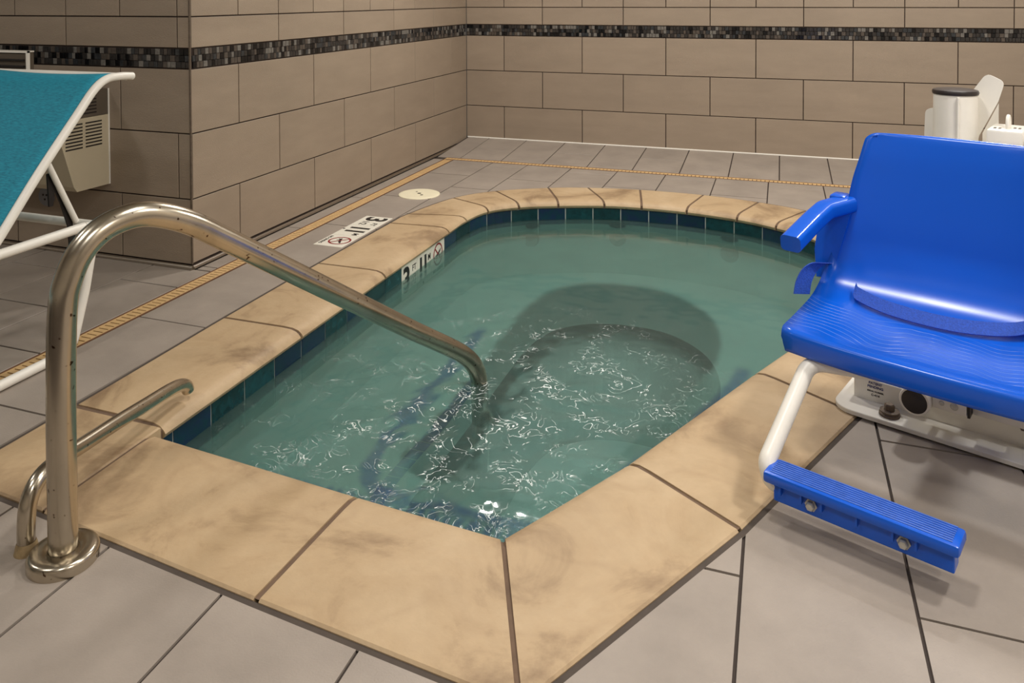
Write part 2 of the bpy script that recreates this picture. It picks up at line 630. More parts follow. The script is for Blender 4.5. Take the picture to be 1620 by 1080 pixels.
# ---------------------------------------------------------------- floor
def zband(x, y):      # the strip behind the drain falls from the back wall to the drain
    return 0.0 if y <= -.61 else .042 * (y + .61) / .61


floor_root = empty('floor')
tag(floor_root, 'grey rectangular porcelain tile deck around the hot tub', 'floor', kind='structure')
bm = rect_minus((-4.0, 5.0, -8.0, -.60), [tuple(p) for p in outer], -.30, lambda x, y: -.005)
obj('grout_bed', bm, M['floor_grout'], floor_root)
bm = bmesh.new()
v = [bm.verts.new(p) for p in ((-.02, -.60, -.005), (5, -.60, -.005), (5, .02, .037), (-.02, .02, .037))]
bm.faces.new(v)
obj('grout_bed', bm, M['floor_grout'], floor_root)

GAP = .0034
tile_i = 0


def floor_tile(x0, x1, y0, y1, clip=True):
    global tile_i
    x0 += GAP; x1 -= GAP; y0 += GAP; y1 -= GAP
    if x1 - x0 < .006 or y1 - y0 < .006: return
    near_pool = clip and x1 > .43 and x0 < 2.97 and y1 > -4.62 and y0 < -1.08
    jz = random.uniform(-.0004, .0004)
    if near_pool:
        bm = rect_minus((x0, x1, y0, y1), [tuple(p) for p in outer_grout], -.012, lambda x, y: zband(x, y) + jz)
        if bm is None: return
        obj('floor_tile', bm, M['floor_tile'], floor_root)
        return
    bm = bmesh.new()
    c = .0012
    def zz(x, y, d): return zband(x, y) + jz + d
    a = [bm.verts.new((x, y, zz(x, y, -.012))) for x, y in ((x0, y0), (x1, y0), (x1, y1), (x0, y1))]
    b = [bm.verts.new((x, y, zz(x, y, -c))) for x, y in ((x0, y0), (x1, y0), (x1, y1), (x0, y1))]
    t = [bm.verts.new((x, y, zz(x, y, 0))) for x, y in ((x0 + c, y0 + c), (x1 - c, y0 + c), (x1 - c, y1 - c), (x0 + c, y1 - c))]
    bm.faces.new(t)
    for i in range(4):
        j = (i + 1) % 4
        bm.faces.new((a[i], a[j], b[j], b[i])); bm.faces.new((b[i], b[j], t[j], t[i]))
    obj('floor_tile', bm, M['floor_tile'], floor_root)


def column(x0, x1, joints, ylo, yhi, clip=True):
    ys = [ylo] + sorted(j for j in joints if ylo + .005 < j < yhi - .005) + [yhi]
    for a, b in zip(ys, ys[1:]):
        floor_tile(x0, x1, a, b, clip)


XS = [.168, .458, .708, 1.012, 1.318, 1.626, 1.935, 2.243, 2.551, 2.858, 3.166, 3.474, 3.78]
ODD = [-1.09 - .6125 * k for k in range(8)]
EVEN = [-.785 - .6125 * k for k in range(8)]
for i in range(len(XS) - 1):
    column(XS[i], XS[i + 1], ODD if i % 2 == 0 else EVEN, -5.35, -.668)
# left of the drain strip
column(-.195, .092, [-3.265 - .61 * k for k in range(4)], -5.35, -3.075, False)
column(-.50, -.195, [-3.58 - .61 * k for k in range(4)], -5.35, -3.075, False)
column(-.805, -.50, [-3.255 - .61 * k for k in range(4)], -5.35, -3.075, False)
column(-1.11, -.805, [-3.58 - .61 * k for k in range(4)], -5.35, -3.075, False)
column(-1.415, -1.11, [-3.255 - .61 * k for k in range(4)], -5.35, -3.075, False)
column(.016, .092, [-1.80, -2.42, -3.03], -3.072, -.668, False)
# between the drain and the back wall
XB = [.016, .19, .492, .795, 1.098, 1.40, 1.702, 2.003, 2.305, 2.607, 2.91, 3.212, 3.515, 3.8]
for i in range(len(XB) - 1):
    column(XB[i], XB[i + 1], [-.30] if i % 2 == 1 else [], -.600, -.004, False)


# ---------------------------------------------------------------- drain strip
def drain(name, label, ax, c0, c1, l0, l1):
    """ax 'y': runs along y with x in c0..c1 ; ax 'x': runs along x with y in c0..c1"""
    root = empty(name, ((c0 + c1) / 2, (l0 + l1) / 2, 0) if ax == 'y' else ((l0 + l1) / 2, (c0 + c1) / 2, 0))
    tag(root, label, 'drain', 'drain strips around the hot tub')
    o = Vector(root.location)
    def B(bm, ca, cb, la, lb, z0, z1):
        if ax == 'y': add_box(bm, Vector((ca, la, z0)) - o, Vector((cb, lb, z1)) - o)
        else: add_box(bm, Vector((la, ca, z0)) - o, Vector((lb, cb, z1)) - o)
    bm = bmesh.new(); B(bm, c0 + .001, c1 - .001, l0, l1, -.03, -.012); obj('channel', bm, M['slot'], root)
    for (a, b) in ((c0, c0 + .006), (c1 - .006, c1)):
        bm = bmesh.new(); B(bm, a, b, l0, l1, -.02, .0005); obj('edge_strip', bm, M['drain_edge'], root)
    bm = bmesh.new()
    w = c1 - c0
    B(bm, c0 + .007, c0 + .007 + w * .10, l0, l1, -.014, -.0005)
    B(bm, c1 - .007 - w * .10, c1 - .007, l0, l1, -.014, -.0005)
    p = .0245
    n = int((l1 - l0) / p)
    for k in range(n):
        a = l0 + k * p
        B(bm, c0 + .007 + w * .10, c1 - .007 - w * .10, a, a + p * .78, -.014, -.0008)
    obj('slotted_grating', bm, M['drain'], root)


drain('drain_strip', 'beige slotted drain strip running along the left wall', 'y', .094, .166, -5.3, -.668)
drain('drain_strip', 'beige slotted drain strip running parallel to the back wall', 'x', -.666, -.602, .094, 3.75)

# ---------------------------------------------------------------- walls
WT = .613
Z1, Z2, Z3, Z4, Z5, Z6 = .2896, .564, .8348, .9208, 1.0528, 1.324
MOS = [M['mos0'], M['mos1'], M['mos2'], M['mos3'], M['mos4']]
MW = [.34, .2, .16, .2, .1]
mos_mesh = {}


def mos_proto(mi, wd_, hh):
    key = (mi, round(wd_, 4))
    if key not in mos_mesh:
        bm = bmesh.new()
        tile_box(bm, Vector((0, 0, 0)), Vector((1, 0, 0)), Vector((0, 0, 1)), Vector((0, -1, 0)), -wd_ / 2, wd_ / 2, -hh / 2, hh / 2, .008, .0012)
        me = bpy.data.meshes.new('mosaic_piece')
        bmesh.ops.recalc_face_normals(bm, faces=bm.faces)
        bm.to_mesh(me); bm.free()
        me.materials.append(MOS[mi])
        mos_mesh[key] = me
    return mos_mesh[key]


def build_wall(name, label, origin, U, N, length, z0, j3, j2, jtop, near_end, wall_top=2.7, inset=0.0, start=0.0, thick=.10):
    """U along the wall (unit), N outward normal. j3: first joint of the odd rows, j2: of the even rows"""
    root = empty(name, origin)
    tag(root, label, 'wall', kind='structure')
    o = Vector((0, 0, 0))
    V = Vector((0, 0, 1))
    def solid(nm, u0, u1, v0, v1, n0, n1, m):
        bm = bmesh.new()
        vs = []
        for n_ in (n0, n1):
            for (u, v) in ((u0, v0), (u1, v0), (u1, v1), (u0, v1)):
                vs.append(bm.verts.new(o + U * u + V * v + N * n_))
        for f in ((0, 1, 2, 3), (4, 5, 6, 7), (0, 1, 5, 4), (1, 2, 6, 5), (2, 3, 7, 6), (3, 0, 4, 7)):
            bm.faces.new([vs[i] for i in f])
        return obj(nm, bm, m, root)
    solid('grout_backing', start, length - inset, -.02, Z6, -.006, -thick, M['wall_grout'])
    solid('upper_wall', start, length - inset, Z6 + .002, wall_top, 0, -thick, M['upper_wall'])
    g = .0028
    def row(v0, v1, first, step):
        us = [0]
        u = first
        while u < .004: u += step
        while u < length - .004:
            us.append(u); u += step
        us.append(length)
        for a, b in zip(us, us[1:]):
            if b - a < .012: continue
            bm = bmesh.new()
            tile_box(bm, o, U, V, N, a + g, b - g, v0 + g, v1 - g, .006, .0012)
            obj('wall_tile', bm, M['wall_tile'], root)
    row(z0, Z1, j3, WT)
    row(Z1, Z2, j2, WT)
    row(Z2, Z3, j3, WT)
    row(Z4, Z5, j2, WT)
    row(Z5, Z6, jtop, WT / 2)
    # mosaic band: three courses of narrow glass pieces
    hh = (Z4 - Z3 - .006) / 3
    pieces = []
    for c in range(3):
        u = .002 + random.uniform(0, .01)
        zc = Z3 + .003 + hh * (c + .5)
        while u < length - .012:
            w_ = random.choice([.0175, .0215, .0255])
            if u + w_ > length: break
            pieces.append((u + w_ / 2, zc, w_, random.choices(range(5), MW)[0]))
            u += w_ + .0012
    # nearest 300 as pieces of their own, the rest as one part
    pieces.sort(key=lambda p: abs(p[0] - near_end))
    ang = math.atan2(-N.x, N.y) + math.pi
    for (u, z, w_, mi) in pieces[:300]:
        me = mos_proto(mi, w_ - .001, hh - .0014)
        q = bpy.data.objects.new('mosaic_piece', me)
        q.location = o + U * u + V * z + N * random.uniform(-.0002, .0008)
        q.rotation_euler = (0, 0, ang)
        link(q, root)
    rest = pieces[300:]
    if rest:
        bm = bmesh.new()
        for (u, z, w_, mi) in rest:
            n0 = len(bm.faces)
            tile_box(bm, o, U, V, N, u - w_ / 2 + .0005, u + w_ / 2 - .0005, z - hh / 2 + .0007, z + hh / 2 - .0007, .006, .0012)
            bm.faces.ensure_lookup_table()
            for f in bm.faces[n0:]: f.material_index = mi
        me_o = obj('mosaic_band', bm, None, root)
        for m_ in MOS: me_o.data.materials.append(m_)
        me_o['kind'] = 'stuff'
    return root


wl = 3.0733
build_wall('wall_back', 'taupe tiled back wall with a dark mosaic band', (0, 0, 0), Vector((1, 0, 0)), Vector((0, -1, 0)), 4.6,
           .044, .3102, .3102 + WT / 2, .3102 % (WT / 2), 1.2)
build_wall('wall_left', 'taupe tiled wall running back along the left side of the tub', (0, 0, 0), Vector((0, -1, 0)), Vector((1, 0, 0)), wl,
           .020, .3083, .3083 + WT / 2 - WT, .3083 - WT / 2 + .0, wl, inset=.0065, thick=.09)
build_wall('wall_partition', 'taupe tiled wall behind the teal lounge chair', (0, -wl, 0), Vector((-1, 0, 0)), Vector((0, -1, 0)), 3.0,
           .016, .3729, .3729 - WT / 2, .3729 - WT / 2, 0.3, start=.0065, thick=.09)
# far walls and ceiling that close the room
for nm, lo, hi, m in (('wall_right', (4.6, -8, -.02), (4.7, .1, 2.7), 'plain'), ('wall_front', (-3.1, -8.1, -.02), (4.7, -8, 2.7), 'plain'),
                      ('wall_side', (-3.1, -8, -.02), (-3.0, -3.0, 2.7), 'plain'), ('ceiling', (-3.1, -8.1, 2.7), (4.7, .1, 2.8), 'ceiling')):
    o = box(nm, lo, hi, M[m])
    tag(o, {'wall_right': 'plain painted wall on the right of the spa room', 'wall_front': 'plain painted wall facing the hot tub',
            'wall_side': 'plain painted wall at the far left of the room', 'ceiling': 'white painted ceiling of the spa room'}[nm],
        'ceiling' if nm == 'ceiling' else 'wall', kind='structure')


def trim(name, label, pts, r, m):
    o = tube(name, pts, r, m, None, 10)
    tag(o, label, 'trim', kind='structure')


trim('trim_1', 'steel cove trim at the foot of the left wall', [(.006, -.02, .008), (.006, -wl - .006, .006)], .011, M['steel_trim'])
trim('trim_2', 'steel cove trim at the foot of the partition wall', [(.010, -wl - .008, .006), (-3.0, -wl - .008, .006)], .011, M['steel_trim'])
trim('trim_3', 'pale sealant line at the foot of the back wall', [(.01, -.004, .043), (4.6, -.004, .043)], .006, M['white'])
box_ = box('trim_4', (-.004, -wl - .003, .02), (.003, -wl + .003, 2.7), M['dark_steel'])
tag(box_, 'thin dark metal edge on the outside corner of the tiled wall', 'trim', kind='structure')

# ---------------------------------------------------------------- hot tub
tub = empty('hot_tub', (1.5, -2.9, 0))
tag(tub, 'sunken hot tub with sandstone coping and teal waterline tiles', 'hot tub')
TO = Vector((1.5, -2.9, 0))


def tobj(name, bm, m, parent=tub):
    for v in bm.verts:
        v.co -= TO
    return obj(name, bm, m, parent)


PROF = [  # (fraction from outer 0 to inner 1 measured in metres back from the lip, z)
    ('o', .000, -.055), ('o', .000, .000), ('o', .005, .004), ('i', .075, .005), ('i', .040, .003), ('i', .018, -.003), ('i', .005, -.013),
    ('i', .000, -.021), ('i', .004, -.031), ('i', .012, -.037), ('i', .05, -.040)]


def coping_stone(outs, ins):
    bm = bmesh.new()
    rings = []
    for o, i in zip(outs, ins):
        d = (i - o); ln = d.length; d.normalize()
        ring = []
        for (k, dist, z) in PROF:
            p = o + d * dist if k == 'o' else i - d * dist
            ring.append(bm.verts.new((p.x, p.y, z)))
        rings.append(ring)
    n = len(PROF)
    for A, B in zip(rings, rings[1:]):
        for k in range(n):
            bm.faces.new((A[k], A[(k + 1) % n], B[(k + 1) % n], B[k]))
    bm.faces.new(rings[0]); bm.faces.new(rings[-1][::-1])
    o = tobj('coping_stone', bm, M['coping'])
    autosmooth(o, 35)


def shrink(pts, g):
    """pull both ends of a run in by g for the joint"""
    a = pts[0] + (pts[1] - pts[0]).normalized() * g
    b = pts[-1] + (pts[-2] - pts[-1]).normalized() * g
    return [a] + pts[1:-1] + [b]


for k in range(len(ST) - 1):
    n = 6 if 2 < k < 17 else 3
    coping_stone(shrink(seg_points(OUT_C, k, n), .0062), shrink(seg_points(IN_C, k, n), .0062))
for k in range(2):
    a, b = NEAR_O[k], NEAR_O[k + 1]
    c, d = NEAR_I[k], NEAR_I[k + 1]
    coping_stone(shrink([a.lerp(b, t / 3) for t in range(4)], .0062), shrink([c.lerp(d, t / 3) for t in range(4)], .0062))
bm = bmesh.new()   # corner block: its inner corner touches the water lip
prism_bm(bm, [(.475, -4.098), (.781, -4.101), (.781, -4.457), (.475, -4.432)], -.055, .0045, .004)
tobj('coping_stone', bm, M['coping'])
# mortar in the joints and the dark joint round the coping
bm = bmesh.new()
for poly_o, poly_i, z in ((outer_grout, outer, -.002),):
    n = len(poly_o)
    A = [bm.verts.new((p.x, p.y, z)) for p in poly_o]
    B = [bm.verts.new((p.x, p.y, z)) for p in poly_i]
    for i in range(n):
        bm.faces.new((A[i], A[(i + 1) % n], B[(i + 1) % n], B[i]))
tobj('perimeter_joint', bm, mat('perimeter_joint', (80, 70, 62), .9, var=.2, scale=20))
bm = bmesh.new()
ip = offset_poly(inner, .010); op = offset_poly(outer, -.004)
n = len(ip)
A = [bm.verts.new((p.x, p.y, .001)) for p in op]; B = [bm.verts.new((p.x, p.y, .001)) for p in offset_poly(inner, .04)]
C_ = [bm.verts.new((p.x, p.y, -.012)) for p in ip]; D_ = [bm.verts.new((p.x, p.y, -.034)) for p in ip]
E_ = [bm.verts.new((p.x, p.y, -.036)) for p in shell_c]
for R1, R2 in ((A[:n], B), (B, C_), (C_, D_), (D_, E_)):
    if len(R1) != len(R2): continue
    for i in range(n):
        bm.faces.new((R1[i], R1[(i + 1) % n], R2[(i + 1) % n], R2[i]))
tobj('mortar', bm, mat('coping_mortar', (112, 90, 72), .9, var=.2, scale=20))

# shell: wall, bench, footwell
BENCH, FLOORZ = -.40, -.95
foot = catmull([(1.27, -3.66, 0), (1.27, -3.2, 0), (1.27, -2.75, 0), (1.28, -2.45, 0), (1.35, -2.24, 0), (1.53, -2.11, 0), (1.80, -2.11, 0),
                (2.00, -2.27, 0), (2.09, -2.52, 0), (2.08, -2.80, 0), (1.96, -3.15, 0), (1.74, -3.60, 0), (1.66, -3.68, 0), (1.45, -3.68, 0)], 5, True)


def ring_faces(bm, A, B):
    n = len(A)
    for i in range(n):
        bm.faces.new((A[i], A[(i + 1) % n], B[(i + 1) % n], B[i]))


def bridge_region(name, outer_p, inner_p, z, m):
    bm = bmesh.new()
    n1, n2 = len(outer_p), len(inner_p)
    outer_p, inner_p = [q if sum(q[i].x * q[(i + 1) % len(q)].y - q[(i + 1) % len(q)].x * q[i].y for i in range(len(q))) > 0 else q[::-1]
                        for q in (list(outer_p), list(inner_p))]
    V, E2, F2, a, b, of = delaunay_2d_cdt([Vector((p.x, p.y)) for p in outer_p] + [Vector((p.x, p.y)) for p in inner_p], [],
                                         [list(range(n1)), list(range(n1, n1 + n2))], 0, 1e-5)
    vs = [bm.verts.new((v.x, v.y, z)) for v in V]
    for f, o in zip(F2, of):
        if 0 in o and 1 not in o:
            try: bm.faces.new([vs[i] for i in f])
            except ValueError: pass
    return tobj(name, bm, m)


bm = bmesh.new()
ring_faces(bm, [bm.verts.new((p.x, p.y, -.036)) for p in shell_c], [bm.verts.new((p.x, p.y, -.20)) for p in shell_c])
tobj('tile_grout', bm, M['pale_grout'])
bm = bmesh.new()
A = [bm.verts.new((p.x, p.y, -.19)) for p in wall_c]
B = [bm.verts.new((p.x, p.y, BENCH)) for p in wall_c]
ring_faces(bm, A, B)
tobj('wall', bm, M['shell'])
bridge_region('bench', wall_c, foot, BENCH, M['shell'])
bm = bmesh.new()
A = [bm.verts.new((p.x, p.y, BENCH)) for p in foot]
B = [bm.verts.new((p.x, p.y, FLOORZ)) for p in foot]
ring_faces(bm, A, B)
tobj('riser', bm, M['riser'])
bm = bmesh.new()
bm.faces.new([bm.verts.new((p.x, p.y, FLOORZ)) for p in foot])
tobj('footwell_floor', bm, M['shell_floor'])
# blue nosing pieces along the bench edge and near step
bm = bmesh.new()
nos = offset_poly([Vector(p) for p in foot], .10)
for i in range(0, len(nos)):
    a, b = nos[i], nos[(i + 1) % len(nos)]
    L_ = (b - a).length
    k = max(1, round(L_ / .05))
    d = (b - a).normalized(); nn = Vector((d.y, -d.x, 0))
    if a.y > -2.75: continue
    for q in range(k):
        p0 = a.lerp(b, q / k) + d * .002; p1 = a.lerp(b, (q + 1) / k) - d * .002
        vs = [bm.verts.new((p.x, p.y, BENCH + .004)) for p in (p0 - nn * .024, p1 - nn * .024, p1 + nn * .024, p0 + nn * .024)]
        bm.faces.new(vs)
for q in range(26):
    x0 = .80 + q * .035
    vs = [bm.verts.new(p) for p in ((x0, -3.93, -.30), (x0 + .022, -3.93, -.30), (x0 + .022, -3.89, -.30), (x0, -3.89, -.30))]
    bm.faces.new(vs)
no = tobj('nosing_tiles', bm, M['nosing'])
no['kind'] = 'stuff'
bm = bmesh.new()
add_box(bm, (.77, -4.2, BENCH), (1.75, -3.885, -.304))
tobj('entry_step', bm, M['shell'])


# waterline tiles
def polyline_at(poly, closed=True):
    acc = [0]
    n = len(poly)
    for i in range(n if closed else n - 1):
        acc.append(acc[-1] + (poly[(i + 1) % n] - poly[i]).length)
    def at(s):
        s = max(0, min(s, acc[-1] - 1e-6))
        for i in range(len(acc) - 1):
            if acc[i + 1] >= s:
                t = (s - acc[i]) / max(1e-9, acc[i + 1] - acc[i])
                return poly[i].lerp(poly[(i + 1) % n], t)
    return at, acc[-1]


at, total = polyline_at(wall_c)
pitch = .1525
marker_y0, marker_y1 = -2.668, -2.205


def vtile(s0, s1, m, name='waterline_tile'):
    bm = bmesh.new()
    k = 3
    top = -.040; bot = -.188
    F_ = []
    for q in range(k + 1):
        s = s0 + (s1 - s0) * q / k
        p = at(s)
        t = (at(s + .01) - at(s - .01)); t.z = 0
        t.normalize()
        nrm = Vector((t.y, -t.x, 0))  # into the pool
        if in_poly((p + nrm * .05), [tuple(x) for x in wall_c]) is False: nrm = -nrm
        F_.append((p, nrm))
    rows = []
    for (p, nr) in F_:
        rows.append([bm.verts.new(p + Vector((0, 0, top)) - nr * .008), bm.verts.new(p + Vector((0, 0, top)) + nr * .0),
                     bm.verts.new(p + Vector((0, 0, top - .003)) + nr * .0015), bm.verts.new(p + Vector((0, 0, bot)) + nr * .0015), bm.verts.new(p + Vector((0, 0, bot)) - nr * .008)])
    for A, B in zip(rows, rows[1:]):
        for i in range(4):
            bm.faces.new((A[i], A[i + 1], B[i + 1], B[i]))
    bm.faces.new(rows[0]); bm.faces.new(rows[-1][::-1])
    return tobj(name, bm, m)


s = 0.0
# positions along the left wall: the contour starts at the near-left corner (y=-4.095) heading +y
marker_s0 = (marker_y0 + 4.095); marker_s1 = (marker_y1 + 4.095)
ss = []
u = marker_s0
while u > .02:
    ss.append((max(u - pitch, 0), u)); u -= pitch
u = marker_s1
while u < total - .03:
    ss.append((u, min(u + pitch, total))); u += pitch
for (a, b) in ss:
    vtile(a + .0026, b - .0026, random.choice([M['wtile'], M['wtile'], M['wtile2']]))


# depth markers ------------------------------------------------------------
def text_mesh(body, size, bold=.0):
    cu = bpy.data.curves.new('txt', 'FONT')
    cu.body = body
    cu.size = size
    cu.extrude = .0004
    cu.offset = bold
    cu.resolution_u = 4
    cu.align_x = 'CENTER'
    cu.align_y = 'CENTER'
    t = bpy.data.objects.new('txt', cu)
    col.objects.link(t)
    dg = bpy.context.evaluated_depsgraph_get()
    me = bpy.data.meshes.new_from_object(t.evaluated_get(dg))
    bpy.data.objects.remove(t)
    bpy.data.curves.remove(cu)
    me.materials.clear()
    return me


def put_mesh(name, me, m, parent, mtx):
    me.transform(mtx)
    me.materials.append(m)
    o = bpy.data.objects.new(name, me)
    return link(o, parent)


def frame_mtx(o, R, U):
    N = R.cross(U)
    return Matrix(((R.x, U.x, N.x, o.x), (R.y, U.y, N.y, o.y), (R.z, U.z, N.z, o.z), (0, 0, 0, 1)))


def no_diving(parent, mtx, r):
    bm = bmesh.new()
    seg = 36
    ri = r * .84
    A = [bm.verts.new((r * math.cos(2 * math.pi * k / seg), r * math.sin(2 * math.pi * k / seg), .0004)) for k in range(seg)]
    B = [bm.verts.new((ri * math.cos(2 * math.pi * k / seg), ri * math.sin(2 * math.pi * k / seg), .0004)) for k in range(seg)]
    ring_faces(bm, A, B)
    d = Vector((-.707, .707)); n_ = Vector((.707, .707))
    h = r * .07
    q = [d * ri + n_ * h, d * ri - n_ * h, -d * ri - n_ * h, -d * ri + n_ * h]
    bm.faces.new([bm.verts.new((p.x, p.y, .0007)) for p in q])
    me = bpy.data.meshes.new('prohibition_ring'); bmesh.ops.recalc_face_normals(bm, faces=bm.faces); bm.to_mesh(me); bm.free()
    put_mesh('prohibition_ring', me, M['marker_red'], parent, mtx)
    bm = bmesh.new()   # plain diving figure
    def limb(p, q, w0, w1):
        p = Vector(p) * r; q = Vector(q) * r
        d = (q - p).normalized(); n_ = Vector((-d.y, d.x))
        bm.faces.new([bm.verts.new((*v_, .0003)) for v_ in (p + n_ * w0 * r, p - n_ * w0 * r, q - n_ * w1 * r, q + n_ * w1 * r)])
    limb((.45, .25), (-.02, .0), .10, .12); limb((-.02, .0), (-.36, -.08), .12, .1)
    limb((.45, .25), (.62, .38), .07, .05); limb((-.30, -.06), (-.12, -.38), .06, .05); limb((-.3, -.04), (-.5, -.34), .06, .05)
    hd = [bm.verts.new((r * (-.48 + .11 * math.cos(a * math.pi / 6)), r * (-.1 + .11 * math.sin(a * math.pi / 6)), .0003)) for a in range(12)]
    bm.faces.new(hd)
    me = bpy.data.meshes.new('diver_figure'); bm.to_mesh(me); bm.free()
    put_mesh('diver_figure', me, M['marker_black'], parent, mtx)


def depth_marker(parent, o, R, U, w, h, wall):
    """three tiles side by side; o = lower left corner, R reading direction, U up"""
    N = R.cross(U)
    for k in range(3):
        bm = bmesh.new()
        tile_box(bm, Vector((0, 0, 0)), R, U, N, .0012, w - .0012, 0, h, .008, .001)
        for v in bm.verts: v.co += o + R * (w * k)
        t = obj('marker_tile', bm, M['marker_white'], parent)
        c = o + R * (w * k + w * .5) + U * (h * .5) + N * .0003
        F_ = lambda du, dv: frame_mtx(c + R * du + U * dv, R, U)
        if k == 0:
            put_mesh('numeral', text_mesh('3', h * 1.02, .0042), M['marker_black'], t, F_(-w * .20, .0))
            put_mesh('fraction', text_mesh('1/2', h * .34, .0006), M['marker_black'], t, F_(w * .22, -h * .16))
            put_mesh('unit_letters', text_mesh('FT', h * .26, .0004), M['marker_black'], t, F_(w * .30, h * .24))
        elif k == 1:
            put_mesh('numeral', text_mesh('1', h * .95, .0034), M['marker_black'], t, F_(-w * .24, .0))
            put_mesh('decimal_point', text_mesh('.', h * .6, .0010), M['marker_black'], t, F_(-w * .07, -h * .30))
            put_mesh('numeral', text_mesh('1', h * .95, .0034), M['marker_black'], t, F_(w * .08, .0))
            put_mesh('unit_letters', text_mesh('M', h * .26, .0010), M['marker_black'], t, F_(w * .35, h * .22))
        else:
            no_diving(t, F_(.0, h * .10), h * .36)
            put_mesh('warning_letters', text_mesh('NO DIVING', h * .15, .0003), M['marker_black'], t, F_(0, -h * .39))


mk = empty('depth_marker', (.37, -2.37, 0))
tag(mk, 'white depth marker tile set in the deck beside the coping', 'depth marker')
depth_marker(mk, Vector((.294, -2.122, .0015)) - Vector(mk.location), Vector((0, -1, 0)), Vector((1, 0, 0)), .1675, .150, False)
depth_marker(tub, Vector((.767, marker_y0 + .001, -.188)) - TO, Vector((0, 1, 0)), Vector((0, 0, 1)), (marker_y1 - marker_y0 - .002) / 3, .148, True)

# jets on the far wall
for (x, z) in ((1.02, -.20), (1.46, -.20), (2.08, -.21)):
    best = min(wall_c, key=lambda p: abs(p.x - x) + (0 if p.y > -2 else 9))
    bm = bmesh.new()
    lathe_bm(bm, [(.0, .004), (.012, .004), (.016, .010), (.044, .010), (.048, .0), (.048, -.01)], 20)
    bmesh.ops.rotate(bm, verts=bm.verts, cent=(0, 0, 0), matrix=Matrix.Rotation(math.radians(90), 3, 'X'))
    for v in bm.verts: v.co += Vector((best.x, best.y - .004, z))
    tobj('jet', bm, M['black'])

# ---------------------------------------------------------------- water
def water_material():
    m = bpy.data.materials.new('spa_water')
    m.use_nodes = True
    nt = m.node_tree
    for n in list(nt.nodes): nt.nodes.remove(n)
    L = nt.links.new
    out = nt.nodes.new('ShaderNodeOutputMaterial')
    g = nt.nodes.new('ShaderNodeNewGeometry')
    refr = nt.nodes.new('ShaderNodeBsdfRefraction'); refr.inputs['IOR'].default_value = 1.33; refr.inputs['Roughness'].default_value = .26
    refr.inputs['Color'].default_value = (.68, .87, .84, 1)
    tr = nt.nodes.new('ShaderNodeBsdfTransparent'); tr.inputs['Color'].default_value = (.74, .93, .90, 1)
    df = nt.nodes.new('ShaderNodeBsdfDiffuse'); df.inputs['Color'].default_value = (*s2l((104, 134, 128)), 1)
    mx1 = nt.nodes.new('ShaderNodeMixShader'); mx1.inputs[0].default_value = .30
    L(refr.outputs[0], mx1.inputs[1]); L(tr.outputs[0], mx1.inputs[2])
    mx2 = nt.nodes.new('ShaderNodeMixShader'); mx2.inputs[0].default_value = .20
    L(mx1.outputs[0], mx2.inputs[1]); L(df.outputs[0], mx2.inputs[2])
    gl = nt.nodes.new('ShaderNodeBsdfGlossy'); gl.inputs['Roughness'].default_value = .07
    fr = nt.nodes.new('ShaderNodeFresnel'); fr.inputs['IOR'].default_value = 1.33
    mx3 = nt.nodes.new('ShaderNodeMixShader')
    L(fr.outputs[0], mx3.inputs[0]); L(mx2.outputs[0], mx3.inputs[1]); L(gl.outputs[0], mx3.inputs[2])
    # Foam with lamp glints painted in: thin white curls where the jets churn
    foam_glints = nt.nodes.new('ShaderNodeBsdfDiffuse'); foam_glints.inputs['Color'].default_value = (.9, .95, .93, 1)
    at_ = nt.nodes.new('ShaderNodeAttribute'); at_.attribute_name = 'churn'
    n1 = nt.nodes.new('ShaderNodeTexNoise'); n1.inputs['Scale'].default_value = 11; n1.inputs['Detail'].default_value = 2.0; n1.inputs['Distortion'].default_value = 3.0
    L(g.outputs['Position'], n1.inputs['Vector'])
    s_ = nt.nodes.new('ShaderNodeMath'); s_.operation = 'SUBTRACT'; s_.inputs[1].default_value = .5; L(n1.outputs['Fac'], s_.inputs[0])
    a_ = nt.nodes.new('ShaderNodeMath'); a_.operation = 'ABSOLUTE'; L(s_.outputs[0], a_.inputs[0])
    r_ = nt.nodes.new('ShaderNodeMapRange'); r_.inputs['From Min'].default_value = .011; r_.inputs['From Max'].default_value = .0; L(a_.outputs[0], r_.inputs['Value'])
    n2 = nt.nodes.new('ShaderNodeTexNoise'); n2.inputs['Scale'].default_value = 9; n2.inputs['Detail'].default_value = 3
    mp = nt.nodes.new('ShaderNodeMapping'); mp.inputs['Location'].default_value = (5, 2, 0); L(g.outputs['Position'], mp.inputs[0]); L(mp.outputs[0], n2.inputs['Vector'])
    r2 = nt.nodes.new('ShaderNodeMapRange'); r2.inputs['From Min'].default_value = .46; r2.inputs['From Max'].default_value = .60; L(n2.outputs['Fac'], r2.inputs['Value'])
    m1 = nt.nodes.new('ShaderNodeMath'); m1.operation = 'MULTIPLY'; L(r_.outputs[0], m1.inputs[0]); L(r2.outputs[0], m1.inputs[1])
    m2 = nt.nodes.new('ShaderNodeMath'); m2.operation = 'MULTIPLY'; L(m1.outputs[0], m2.inputs[0]); L(at_.outputs['Fac'], m2.inputs[1])
    m3 = nt.nodes.new('ShaderNodeMath'); m3.operation = 'MULTIPLY'; m3.use_clamp = True; m3.inputs[1].default_value = 2.4; L(m2.outputs[0], m3.inputs[0])
    mx4 = nt.nodes.new('ShaderNodeMixShader')
    L(m3.outputs[0], mx4.inputs[0]); L(mx3.outputs[0], mx4.inputs[1]); L(foam_glints.outputs[0], mx4.inputs[2])
    L(mx4.outputs[0], out.inputs['Surface'])
    return m


bm = bmesh.new()
st = .0125
nx, ny = int(2.0 / st), int(2.95 / st)
x00, y00 = .72, -4.25
wpoly = [tuple(p) for p in offset_poly(inner, .026)]
CH = {}


